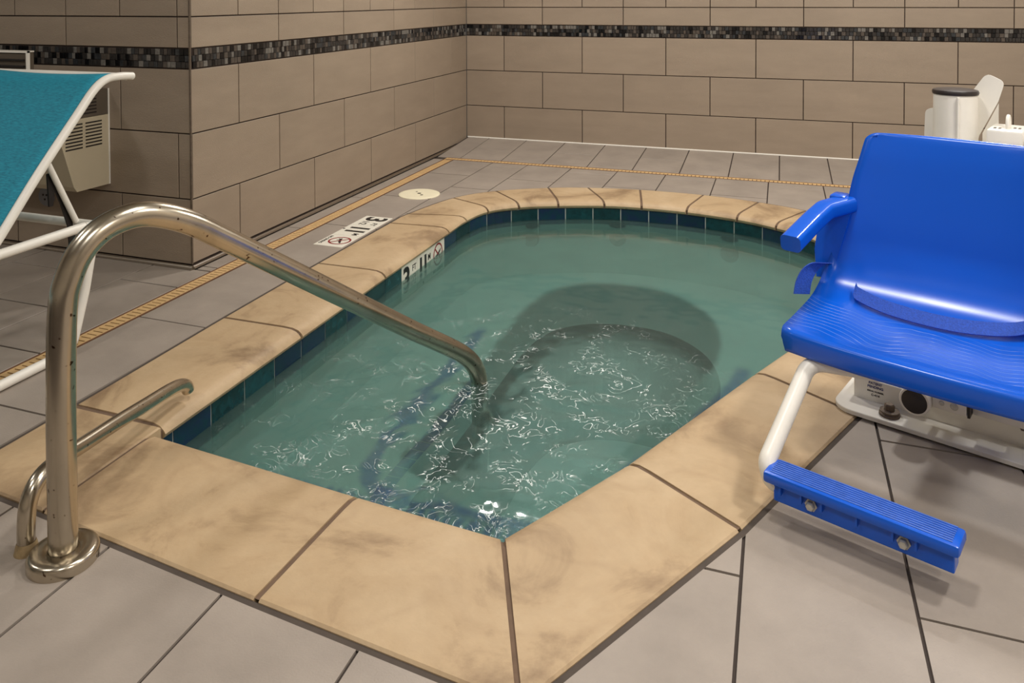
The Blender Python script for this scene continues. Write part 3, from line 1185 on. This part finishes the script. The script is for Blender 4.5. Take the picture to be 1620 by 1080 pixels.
def churn(x, y):
    d1 = math.hypot((x - 1.60) / .42, (y + 3.72) / .46)
    d2 = math.hypot((x - 1.55) / .45, (y + 3.25) / .40)
    d3 = math.hypot((x - 1.25) / .35, (y + 3.75) / .35)
    return max(0, min(1, 1.15 * math.exp(-d1 * d1) + .45 * math.exp(-d2 * d2) + .20 * math.exp(-d3 * d3)))


grid = {}
ins = {}
for i in range(nx + 1):
    for j in range(ny + 1):
        x, y = x00 + i * st, y00 + j * st
        if in_poly((x, y), wpoly):
            c = churn(x, y)
            z = WATER_Z
            z += .0012 * noise.noise(Vector((x * 6, y * 6, 1.3))) + .0007 * noise.noise(Vector((x * 17, y * 17, 4.3)))
            z += c * (.006 * noise.noise(Vector((x * 9, y * 9, 2.1))) + .0048 * noise.noise(Vector((x * 19 + noise.noise(Vector((x * 6, y * 6, 0))), y * 19, 7.7)))
                      + .0018 * noise.noise(Vector((x * 38, y * 38, 3.1))))
            v = bm.verts.new((x, y, z))
            grid[(i, j)] = v
            CH[v] = c
bm.verts.index_update()
chl = [CH[v] for v in bm.verts]
for (i, j) in list(grid):
    q = [grid.get(k) for k in ((i, j), (i + 1, j), (i + 1, j + 1), (i, j + 1))]
    if all(q): bm.faces.new(q)
water = obj('spa_water', bm, water_material(), None, True)
if water.data.polygons[0].normal.z < 0:
    water.data.flip_normals()
at2 = water.data.attributes.new('churn', 'FLOAT', 'POINT')
at2.data.foreach_set('value', chl)
tag(water, 'cloudy teal bubbling water filling the hot tub', 'water', kind='stuff')

# ---------------------------------------------------------------- grab rails
rail = empty('grab_rail', (.955, -4.556, 0))
tag(rail, 'tall curved stainless steel grab rail dropping into the water', 'grab rail')
d = Vector((.450, 1.174, 0)).normalized()
prof = [(0, .0), (0, .10), (0, .30), (.005, .50), (.018, .565), (.045, .617), (.09, .652), (.15, .665), (.205, .655), (.277, .622),
        (.354, .571), (.526, .453), (.745, .303), (.954, .160), (1.12, .050), (1.185, .002), (1.228, -.045), (1.25, -.10), (1.255, -.2), (1.257, -.39)]
tube('tube', [d * s_ + Vector((0, 0, z)) for s_, z in catmull([(a, b, 0) for a, b in prof], 5) and [(p.x, p.y) for p in catmull([(a, b, 0) for a, b in prof], 5)]],
     .0275, M['steel'], rail, 28)
bm = bmesh.new()
lathe_bm(bm, [(.028, .024), (.031, .026), (.058, .0255), (.064, .022), (.0665, .016), (.0665, 0)], 40)
autosmooth(obj('escutcheon', bm, M['steel'], rail), 50)

r2 = empty('grab_rail', (.8635, -4.563, 0))
tag(r2, 'short low steel rail bent over onto the sandstone coping', 'grab rail')
d2 = Vector((-.1185, .6124, 0)).normalized()
prof2 = [(0, 0), (0, .055), (.008, .098), (.036, .127), (.09, .133), (.175, .122), (.29, .108), (.415, .090), (.52, .075), (.575, .062), (.605, .046), (.615, .030)]
tube('tube', [d2 * p.x + Vector((0, 0, p.y)) for p in catmull([(a, b, 0) for a, b in prof2], 5)], .0172, M['steel'], r2, 24)
bm = bmesh.new()
lathe_bm(bm, [(.0178, .022), (.020, .016), (.0225, .004), (.0235, 0)], 24)
autosmooth(obj('sealant_collar', bm, mat('old_sealant', (150, 128, 92), .6, var=.4, scale=60), r2), 60)

# ---------------------------------------------------------------- skimmer lid
lid = empty('skimmer_lid', (.358, -1.625, 0))
tag(lid, 'round ivory plastic lid set in the grey deck tiles', 'lid')
bm = bmesh.new()
lathe_bm(bm, [(0, .006), (.100, .006), (.112, .0055), (.118, .003), (.119, 0)], 48)
autosmooth(obj('cover', bm, M['ivory'], lid), 40)
for (x, y, r_) in ((.0, .0, .011), (.028, -.028, .009), (-.030, .03, .006)):
    bm = bmesh.new()
    lathe_bm(bm, [(0, .0066), (r_, .0066), (r_, .005)], 14, (x, y, 0))
    obj('finger_hole', bm, M['black'], lid)

# ---------------------------------------------------------------- pool lift (local frame: X across, Y to the back, Z up)
lift = empty('pool_lift', (2.318, -3.69, 0), math.atan2(-.354, .935))
tag(lift, 'blue plastic pool lift chair on a white steel base beside the tub', 'pool lift')
CXS = .312
# rows: (Y, Z, half width)
rows = [(-.003, .262, .272), (-.006, .285, .277), (-.0055, .307, .280), (.002, .316, .281), (.016, .3190, .282), (.080, .318, .285), (.150, .319, .288),
        (.215, .322, .290), (.262, .330, .291), (.298, .346, .290), (.322, .370, .286), (.336, .400, .278), (.345, .450, .262), (.354, .510, .245),
        (.364, .570, .236), (.374, .630, .226), (.383, .685, .212), (.391, .722, .204), (.395, .738, .199), (.399, .748, .188), (.405, .7525, .176), (.414, .7515, .170), (.422, .742, .170)]
rowsC = catmull([(a, b, c + .032) for a, b, c in rows], 3)
bm = bmesh.new()
NU = 22
gridv = []
m_ = len(rowsC)
for ri, p in enumerate(rowsC):
    a = rowsC[max(ri - 1, 0)]; b_ = rowsC[min(ri + 1, m_ - 1)]
    ty, tz = b_.x - a.x, b_.y - a.y
    ln = math.hypot(ty, tz)
    ny_, nz_ = tz / ln, -ty / ln       # away from the sitter: seat -> -Z, back -> +Y
    isback = max(0, min(1, (p.y - .33) / .12))
    front = max(0, min(1, (p.x + .006) / .05))
    line = []
    us = [-1.012, -1.010, -1.004] + [-1 + 2 * k / NU for k in range(NU + 1)] + [1.004, 1.010, 1.012]
    top = max(0.0, min(1.0, (m_ - 1 - ri) / 16.0)) ** 1.0
    sk = [.036 * top, .016 * top, .005 * top] + [0] * (NU + 1) + [.005 * top, .016 * top, .036 * top]
    for u_, s_ in zip(us, sk):
        dish = (1 - min(1, abs(u_)) ** 2.5)
        x = CXS + p.z * u_
        y = p.x + ny_ * s_ + isback * .030 * dish - (1 - front) * .02 * dish
        z = p.y + nz_ * s_ - (1 - isback) * front * .017 * dish
        line.append(bm.verts.new((x, y, z)))
    gridv.append(line)
for A, B in zip(gridv, gridv[1:]):
    for k in range(len(A) - 1):
        bm.faces.new((A[k], A[k + 1], B[k + 1], B[k]))
seat = obj('seat_shell', bm, M['blue_seat'], lift, True)
sm = seat.modifiers.new('thick', 'SOLIDIFY'); sm.thickness = .006; sm.offset = -1


def ribbon(name, pts, wdir, w, th, m, parent):
    """flat strap along pts, width along wdir"""
    bm = bmesh.new()
    pts = [Vector(p) for p in pts]
    rings = []
    for i, p in enumerate(pts):
        t = (pts[min(i + 1, len(pts) - 1)] - pts[max(i - 1, 0)]).normalized()
        wd_ = (wdir[i] if isinstance(wdir, list) else Vector(wdir)).normalized()
        n_ = t.cross(wd_).normalized()
        rings.append([bm.verts.new(p + wd_ * (w / 2) * a + n_ * (th / 2) * b) for a, b in ((-1, -1), (1, -1), (1, 1), (-1, 1))])
    for A, B in zip(rings, rings[1:]):
        for k in range(4):
            bm.faces.new((A[k], A[(k + 1) % 4], B[(k + 1) % 4], B[k]))
    bm.faces.new(rings[0]); bm.faces.new(rings[-1][::-1])
    return autosmooth(obj(name, bm, m, parent), 40)


belt_pts = catmull([(.085, .287, .350), (.10, .274, .342), (.17, .256, .332), (.27, .250, .328), (.36, .258, .330), (.45, .280, .343), (.52, .310, .375)], 6)
ribbon('lap_belt', belt_pts, Vector((0, .75, .66)), .036, .003, M['webbing'], lift)
loop = catmull([(.004, .325, .392), (-.016, .312, .390), (-.034, .295, .374), (-.044, .275, .345), (-.046, .262, .312)], 6)
ribbon('belt_loop', loop, Vector((.62, .78, -.1)), .048, .003, M['webbing'], lift)


def sweep_rect(name, pts, w, h, m, parent, bev=.008, wdir=Vector((1, 0, 0))):
    bm = bmesh.new()
    pts = [Vector(p) for p in pts]
    rings = []
    for i, p in enumerate(pts):
        t = (pts[min(i + 1, len(pts) - 1)] - pts[max(i - 1, 0)]).normalized()
        x = (wdir - t * wdir.dot(t)).normalized()
        y = t.cross(x)
        ring = []
        for (a, b, a0) in ((1, 1, 0), (-1, 1, 90), (-1, -1, 180), (1, -1, 270)):
            for q in range(4):
                an = math.radians(a0 + 30 * q)
                ring.append(bm.verts.new(p + x * (a * (w / 2 - bev) + bev * math.cos(an)) + y * (b * (h / 2 - bev) + bev * math.sin(an))))
        rings.append(ring)
    for A, B in zip(rings, rings[1:]):
        for k in range(16):
            bm.faces.new((A[k], A[(k + 1) % 16], B[(k + 1) % 16], B[k]))
    bm.faces.new(rings[0]); bm.faces.new(rings[-1][::-1])
    return autosmooth(obj(name, bm, m, parent), 50)


for sgn in (0, 1):
    fx = (lambda x: x) if sgn == 0 else (lambda x: 2 * CXS - x)
    arm = fillet([(fx(.045), .375, .555), (fx(.004), .300, .545), (fx(-.006), .235, .528), (fx(-.012), .085, .500)], .06, 5)
    ar = sweep_rect('armrest', arm, .052, .042, M['blue'], lift, .011)
    bm = bmesh.new()
    add_box(bm, (fx(.02) - .022, .345, .525), (fx(.02) + .022, .40, .578), .008)
    autosmooth(obj('hinge_block', bm, M['blue'], ar), 40)
    # side wing between arm and seat
    bm = bmesh.new()
    for y in (.352, .366):
        for (x, z) in ((-.026, .535), (.055, .535), (.030, .43), (.012, .35), (-.030, .345), (-.038, .42)):
            bm.verts.new((fx(x), y - (.535 - z) * .10, z))
    bm.verts.ensure_lookup_table()
    vs = list(bm.verts)
    bm.faces.new(vs[:6]); bm.faces.new(vs[6:][::-1])
    for k in range(6): bm.faces.new((vs[k], vs[(k + 1) % 6], vs[6 + (k + 1) % 6], vs[6 + k]))
    obj('side_wing', bm, M['blue'], lift)

# white tube frame and footrest
tube('frame_tube', fillet([(.34, .085, .250), (.062, .012, .246), (.048, -.222, .098), (.062, -.227, .068), (.10, -.227, .062)], [.05, .045, .02], 8), .0190, M['white'], lift, 20)
tube('frame_tube', [(.28, .13, .243), (.28, .40, .243), (.28, .55, .243)], .019, M['white'], lift, 16)
fr = empty('footrest'); fr.parent = lift
bm = bmesh.new()
add_box(bm, (.058, -.268, .082), (.432, -.198, .106), .007)
autosmooth(obj('tread', bm, M['blue'], fr), 40)
bm = bmesh.new()
for k in range(8):
    y = -.259 + k * .0074
    add_box(bm, (.072, y, .1055), (.418, y + .0042, .1072))
ribs = obj('tread_ribs', bm, mat('worn_blue', (70, 110, 200), .45, var=.25, scale=60), fr)
bm = bmesh.new()
add_box(bm, (.074, -.246, .038), (.420, -.206, .084), .003)
for k in range(6):
    x = (.090, .134, .176, .245, .312, .354)[k]
    add_box(bm, (x, -.258, .060), (x + .004, -.246, .083))
obj('beam', bm, M['blue'], fr)
for x in (.155, .333):
    bm = bmesh.new()
    lathe_bm(bm, [(0, .014), (.0075, .014), (.0095, .011), (.0095, .004), (.013, .004), (.013, 0)], 6)
    bmesh.ops.rotate(bm, verts=bm.verts, cent=(0, 0, 0), matrix=Matrix.Rotation(math.radians(90), 3, 'X'))
    for v in bm.verts: v.co += Vector((x, -.246, .062))
    obj('hex_bolt', bm, M['zinc'], fr)

# base plate with rounded front corner
bm = bmesh.new()
pl = []
for (cx_, cy_, a0) in ((.075, .352, 180), (.80, .352, 270), (.80, 1.28, 0), (.075, 1.28, 90)):
    for k in range(7):
        a = math.radians(a0 + 90 * k / 6)
        pl.append((cx_ + .055 * math.cos(a), cy_ + .055 * math.sin(a)))
prism_bm(bm, pl, .0054, .0164, .0015)
obj('base_plate', bm, M['white'], lift)
bm = bmesh.new()
add_box(bm, (.055, .385, .012), (.82, .62, .075), .006)
hs = autosmooth(obj('base_housing', bm, M['white'], lift), 40)
# serial label printed on the housing front
lab = (('PATENT', .0095, .066), ('PENDING', .0095, .056), ('SERIAL NUMBER', .0058, .044), ('C-414', .0085, .034))
for body, size, z in lab:
    put_mesh('printed_label', text_mesh(body, size, .0001), mat('label_ink', (56, 58, 120), .6) if size > .009 else M['marker_black'], hs,
             frame_mtx(Vector((.112, .3842, z)), Vector((1, 0, 0)), Vector((0, 0, 1))))
# round socket tube facing the camera
bm = bmesh.new()
lathe_bm(bm, [(.030, .0), (.034, .0), (.036, .003), (.036, .40), (.0, .40)], 32)
bmesh.ops.rotate(bm, verts=bm.verts, cent=(0, 0, 0), matrix=Matrix.Rotation(math.radians(-90), 3, 'X'))
for v in bm.verts: v.co += Vector((.232, .28, .098))
sk_ = autosmooth(obj('socket_tube', bm, M['white'], lift), 40)
bm = bmesh.new()
lathe_bm(bm, [(0, -.003), (.024, -.003), (.031, .001), (.031, .03)], 32)
bmesh.ops.rotate(bm, verts=bm.verts, cent=(0, 0, 0), matrix=Matrix.Rotation(math.radians(-90), 3, 'X'))
for v in bm.verts: v.co += Vector((.232, .28, .098))
autosmooth(obj('end_plug', bm, M['cap_black'], sk_), 40)
# clamp block beside the socket
bm = bmesh.new(); add_box(bm, (.268, .30, .088), (.345, .36, .122), .004)
cb = autosmooth(obj('clamp_block', bm, M['white'], lift), 40)
for x, r_ in ((.290, .006), (.318, .009)):
    bm = bmesh.new(); lathe_bm(bm, [(0, .004), (r_ * .8, .004), (r_, .002), (r_, 0)], 14)
    bmesh.ops.rotate(bm, verts=bm.verts, cent=(0, 0, 0), matrix=Matrix.Rotation(math.radians(90), 3, 'X'))
    for v in bm.verts: v.co += Vector((x, .30, .106))
    obj('screw', bm, M['zinc'], cb)
box('seal_strip', (.346, .302, .086), (.352, .36, .124), M['black'], lift)
box('rear_beam', (.352, .33, .085), (.82, .40, .125), M['white'], lift, .004)
# anchor bolts
for (x, y) in ((.160, .338), (.62, .338)):
    bm = bmesh.new()
    lathe_bm(bm, [(.026, .0164), (.026, .022), (.023, .024), (.024, .029), (.018, .031), (0, .031)], 24, (x, y, 0))
    lathe_bm(bm, [(.013, .030), (.013, .043), (.010, .046), (0, .046)], 6, (x, y, 0))
    obj('anchor_bolt', bm, M['dark_steel'], lift)
for (x, z) in ((.455, .070), (.475, .045)):
    bm = bmesh.new(); lathe_bm(bm, [(0, .010), (.010, .010), (.012, .007), (.012, 0)], 6)
    bmesh.ops.rotate(bm, verts=bm.verts, cent=(0, 0, 0), matrix=Matrix.Rotation(math.radians(90), 3, 'X'))
    for v in bm.verts: v.co += Vector((x, .3845 if z < .075 else .33, z))
    obj('hex_bolt', bm, M['dark_steel'], lift)
# mast
bm = bmesh.new()
lathe_bm(bm, [(.085, .012), (.085, .03), (.066, .04), (.0655, .802), (0, .802)], 40, (.168, 1.10, 0))
autosmooth(obj('mast', bm, M['white'], lift), 40)
bm = bmesh.new()
lathe_bm(bm, [(.060, .797), (.068, .799), (.070, .806), (.067, .813), (.055, .816), (0, .817)], 40, (.168, 1.10, 0))
autosmooth(obj('mast_cap', bm, M['cap_black'], lift), 50)
bm = bmesh.new()   # seam moulding on the mast
add_box(bm, (.186, 1.028, .04), (.192, 1.045, .795), .002)
obj('mast_seam', bm, M['white'], lift)


def plate(name, pts, y0, y1, m, parent=lift):
    """outline in XZ extruded in Y"""
    bm = bmesh.new()
    a = [bm.verts.new((x, y0, z)) for x, z in pts]; b = [bm.verts.new((x, y1, z)) for x, z in pts]
    bm.faces.new(a); bm.faces.new(b[::-1])
    n = len(pts)
    for i in range(n): bm.faces.new((a[i], a[(i + 1) % n], b[(i + 1) % n], b[i]))
    return obj(name, bm, m, parent)


flag = [(p.x, p.y) for p in fillet([(.20, .50, 0), (.20, .795, 0), (.247, .868, 0), (.300, .842, 0), (.282, .775, 0), (.225, .65, 0), (.225, .50, 0)], [.02, .022, .022, .05, .05], 5)]
plate('bracket_plate', flag, 1.165, 1.172, M['white'])
plate('bracket_web', [(.232, .40), (.232, .66), (.278, .765), (.278, .40)], 1.20, 1.207, M['white'])
tab = [(p.x, p.y) for p in fillet([(.060, .40, 0), (.070, .735, 0), (.110, .745, 0), (.110, .40, 0)], .02, 5)]
plate('side_tab', tab, 1.135, 1.142, M['white'])
bm = bmesh.new(); add_box(bm, (.275, .98, .58), (.375, 1.13, .708), .010)
cbx = autosmooth(obj('control_box', bm, M['white'], lift), 40)
for (x, y) in ((.295, 1.01), (.308, 1.01), (.295, 1.025), (.308, 1.025), (.345, 1.04), (.358, 1.04), (.345, 1.055), (.358, 1.055)):
    bm = bmesh.new(); lathe_bm(bm, [(0, .0012), (.0042, .0012), (.0042, 0)], 10, (x, y, .7078))
    obj('vent_hole', bm, M['brown_plastic'], cbx)
ring_pts = [(.328 + 0 * a, 1.04 + .016 * math.cos(a), .722 + .024 * math.sin(a)) for a in [2 * math.pi * k / 20 for k in range(20)]]
bm = bmesh.new(); tube_bm(bm, ring_pts, .006, 8, False, True)
autosmooth(obj('pull_ring', bm, M['white'], cbx), 60)
bm = bmesh.new(); add_box(bm, (.381, .98, .57), (.50, 1.13, .702), .012)
autosmooth(obj('battery_pack', bm, M['white'], lift), 40)
# lifting arm from mast to the seat back
tube('lift_arm', fillet([(.168, 1.05, .62), (.25, .80, .60), (.28, .55, .45), (.28, .44, .45)], .1, 6), .024, M['white'], lift, 16)

# ---------------------------------------------------------------- teal lounge chair
lo = empty('lounge_chair', (-.125, -4.5, 0))
tag(lo, 'teal mesh lounge chair with a white tubular frame and raised backrest', 'lounge chair')
LO = Vector((-.125, -4.5, 0))
XR, XL = .200, -.450
back = [(-4.125, .412), (-4.09, .447), (-3.963, .600), (-3.823, .755), (-3.752, .832), (-3.700, .862), (-3.640, .866), (-3.590, .862)]


def LP(x, y, z): return Vector((x, y, z)) - LO


bc = catmull([(y, z, 0) for y, z in back], 5)
for x in (XR, XL):
    tube('backrest_tube', [LP(x, p.x, p.y) for p in bc], .0135, M['white'], lo, 14)
    tube('side_rail', fillet([LP(x, -5.75, .395), LP(x, -3.80, .395)], .02), .0150, M['white'], lo, 14)
    tube('leg', fillet([LP(x, -3.80, .395), LP(x, -3.755, .385), LP(x, -3.80, .19), LP(x, -3.855, .017), LP(x, -4.75, .017), LP(x, -4.85, .20), LP(x, -4.80, .395)],
                       [.03, .05, .06, .06, .05], 6), .0150, M['white'], lo, 14)
    tube('leg', fillet([LP(x, -5.70, .395), LP(x, -5.72, .017)], .02), .0150, M['white'], lo, 14)
tube('cross_bar', [LP(XR, -3.765, .392), LP(XL, -3.765, .392)], .0145, M['white'], lo, 14)
tube('cross_bar', [LP(XR, -3.615, .862), LP(XL, -3.615, .862)], .0125, M['white'], lo, 12)
tube('cross_bar', [LP(XR, -5.74, .395), LP(XL, -5.74, .395)], .0145, M['white'], lo, 12)
# sling fabric of the backrest and of the seat
bm = bmesh.new()
NU = 16
g0 = []
path = [(p.x, p.y) for p in bc[:-4]]
for (y, z) in path:
    g0.append([bm.verts.new(LP(XL + .012 + (XR - XL - .024) * k / NU, y - .006 * math.sin(math.pi * k / NU) - .004, z - .010 * math.sin(math.pi * k / NU) + .010)) for k in range(NU + 1)])
for A, B in zip(g0, g0[1:]):
    for k in range(NU): bm.faces.new((A[k], A[k + 1], B[k + 1], B[k]))
f_ = obj('backrest_sling', bm, M['teal'], lo, True)
s_ = f_.modifiers.new('thick', 'SOLIDIFY'); s_.thickness = .003
bm = bmesh.new()
g0 = []
for q in range(17):
    y = -4.135 - q * .1
    g0.append([bm.verts.new(LP(XL + .012 + (XR - XL - .024) * k / NU, y, .405 - .018 * math.sin(math.pi * k / NU))) for k in range(NU + 1)])
for A, B in zip(g0, g0[1:]):
    for k in range(NU): bm.faces.new((A[k], A[k + 1], B[k + 1], B[k]))
f_ = obj('seat_sling', bm, M['teal'], lo, True)
s_ = f_.modifiers.new('thick', 'SOLIDIFY'); s_.thickness = .003
# prop strut and notched black bracket on the camera side, plus the far one
for x in (XR - .06, XL + .06):
    tube('prop_strut', [LP(x, -3.90, .655), LP(x, -3.775, .40)], .0095, M['white'], lo, 12)
    bm = bmesh.new()
    pts = [(-3.872, .575), (-3.855, .578), (-3.785, .425), (-3.768, .34), (-3.775, .30), (-3.790, .30), (-3.797, .39), (-3.822, .465), (-3.845, .52), (-3.852, .47), (-3.866, .47)]
    a = [bm.verts.new(LP(x - .016, y, z)) for y, z in pts]; b = [bm.verts.new(LP(x - .010, y, z)) for y, z in pts]
    bm.faces.new(a); bm.faces.new(b[::-1])
    for k in range(len(pts)):
        j = (k + 1) % len(pts)
        bm.faces.new((a[k], a[j], b[j], b[k]))
    obj('ratchet_bracket', bm, M['black'], lo)

# ---------------------------------------------------------------- wall heater unit
ac = empty('wall_heater', (-.8, -wl - .1, .326))
tag(ac, 'beige wall-mounted heater unit with louvred vents behind the lounge chair', 'heater')
AO = Vector(ac.location)
side = [(-wl, .326), (-3.246, .328), (-3.262, .350), (-3.312, .51), (-3.352, .630), (-wl, .630)]


def side_prism(name, pts, x0, x1, m, parent):
    bm = bmesh.new()
    a = [bm.verts.new(Vector((x0, y, z)) - AO) for y, z in pts]; b = [bm.verts.new(Vector((x1, y, z)) - AO) for y, z in pts]
    bm.faces.new(a); bm.faces.new(b[::-1])
    for k in range(len(pts)):
        j = (k + 1) % len(pts)
        bm.faces.new((a[k], a[j], b[j], b[k]))
    return obj(name, bm, m, parent)


body = side_prism('body', side, -1.50, -.436, M['beige_plastic'], ac)
hood = side_prism('top_section', [(-wl, .632), (-3.352, .632), (-3.375, .70), (-3.34, .742), (-wl, .742)], -1.50, -.438, M['brown_plastic'], ac)
side_prism('discharge_hood', [(-3.325, .742), (-3.345, .742), (-3.352, .905), (-3.34, .912), (-3.325, .912)], -1.50, -.572, M['brown_plastic'], ac)
side_prism('hood_edge', [(-3.345, .74), (-3.356, .74), (-3.358, .918), (-3.345, .918)], -.577, -.569, M['white'], ac)
side_prism('hood_edge', [(-3.345, .910), (-3.358, .910), (-3.358, .918), (-3.325, .918), (-3.325, .913), (-3.345, .913)], -1.50, -.569, M['white'], ac)
for k in range(5):
    z = .77 + k * .026
    side_prism('louvre', [(-3.345, z), (-3.362, z + .004), (-3.362, z + .010), (-3.345, z + .010)], -1.48, -.59, M['slot'], ac)
for k in range(8):     # side louvres, slots in two columns
    z = .505 + k * .0142
    for (ya, yb) in ((-3.30, -3.215), (-3.20, -3.115)):
        side_prism('louvre', [(ya, z), (yb, z), (yb, z + .006), (ya, z + .006)], -.4365, -.4352, M['slot'], ac)
for k in range(6):
    z = .645 + k * .0142
    side_prism('louvre', [(-3.33, z), (-3.14, z), (-3.14, z + .006), (-3.33, z + .006)], -.4385, -.4372, M['slot'], ac)
side_prism('rear_edge', [(-wl - .001, .326), (-wl - .007, .326), (-wl - .007, .742), (-wl - .001, .742)], -.437, -.4335, M['white'], ac)

# wall outlet
ot = empty('wall_outlet', (-.803, -wl - .001, .241))
tag(ot, 'round grey outlet cover on the tiled wall under the heater', 'outlet')
bm = bmesh.new(); lathe_bm(bm, [(0, .012), (.030, .012), (.042, .009), (.045, 0)], 28)
bmesh.ops.rotate(bm, verts=bm.verts, cent=(0, 0, 0), matrix=Matrix.Rotation(math.radians(90), 3, 'X'))
autosmooth(obj('cover', bm, mat('outlet_grey', (132, 134, 140), .5), ot), 40)
for (x, z) in ((-.010, .008), (.010, .008), (0, -.012)):
    bm = bmesh.new(); lathe_bm(bm, [(0, .0135), (.005, .0135), (.005, .011)], 10)
    bmesh.ops.rotate(bm, verts=bm.verts, cent=(0, 0, 0), matrix=Matrix.Rotation(math.radians(90), 3, 'X'))
    for v in bm.verts: v.co += Vector((x, 0, z))
    obj('socket_hole', bm, M['black'], ot)
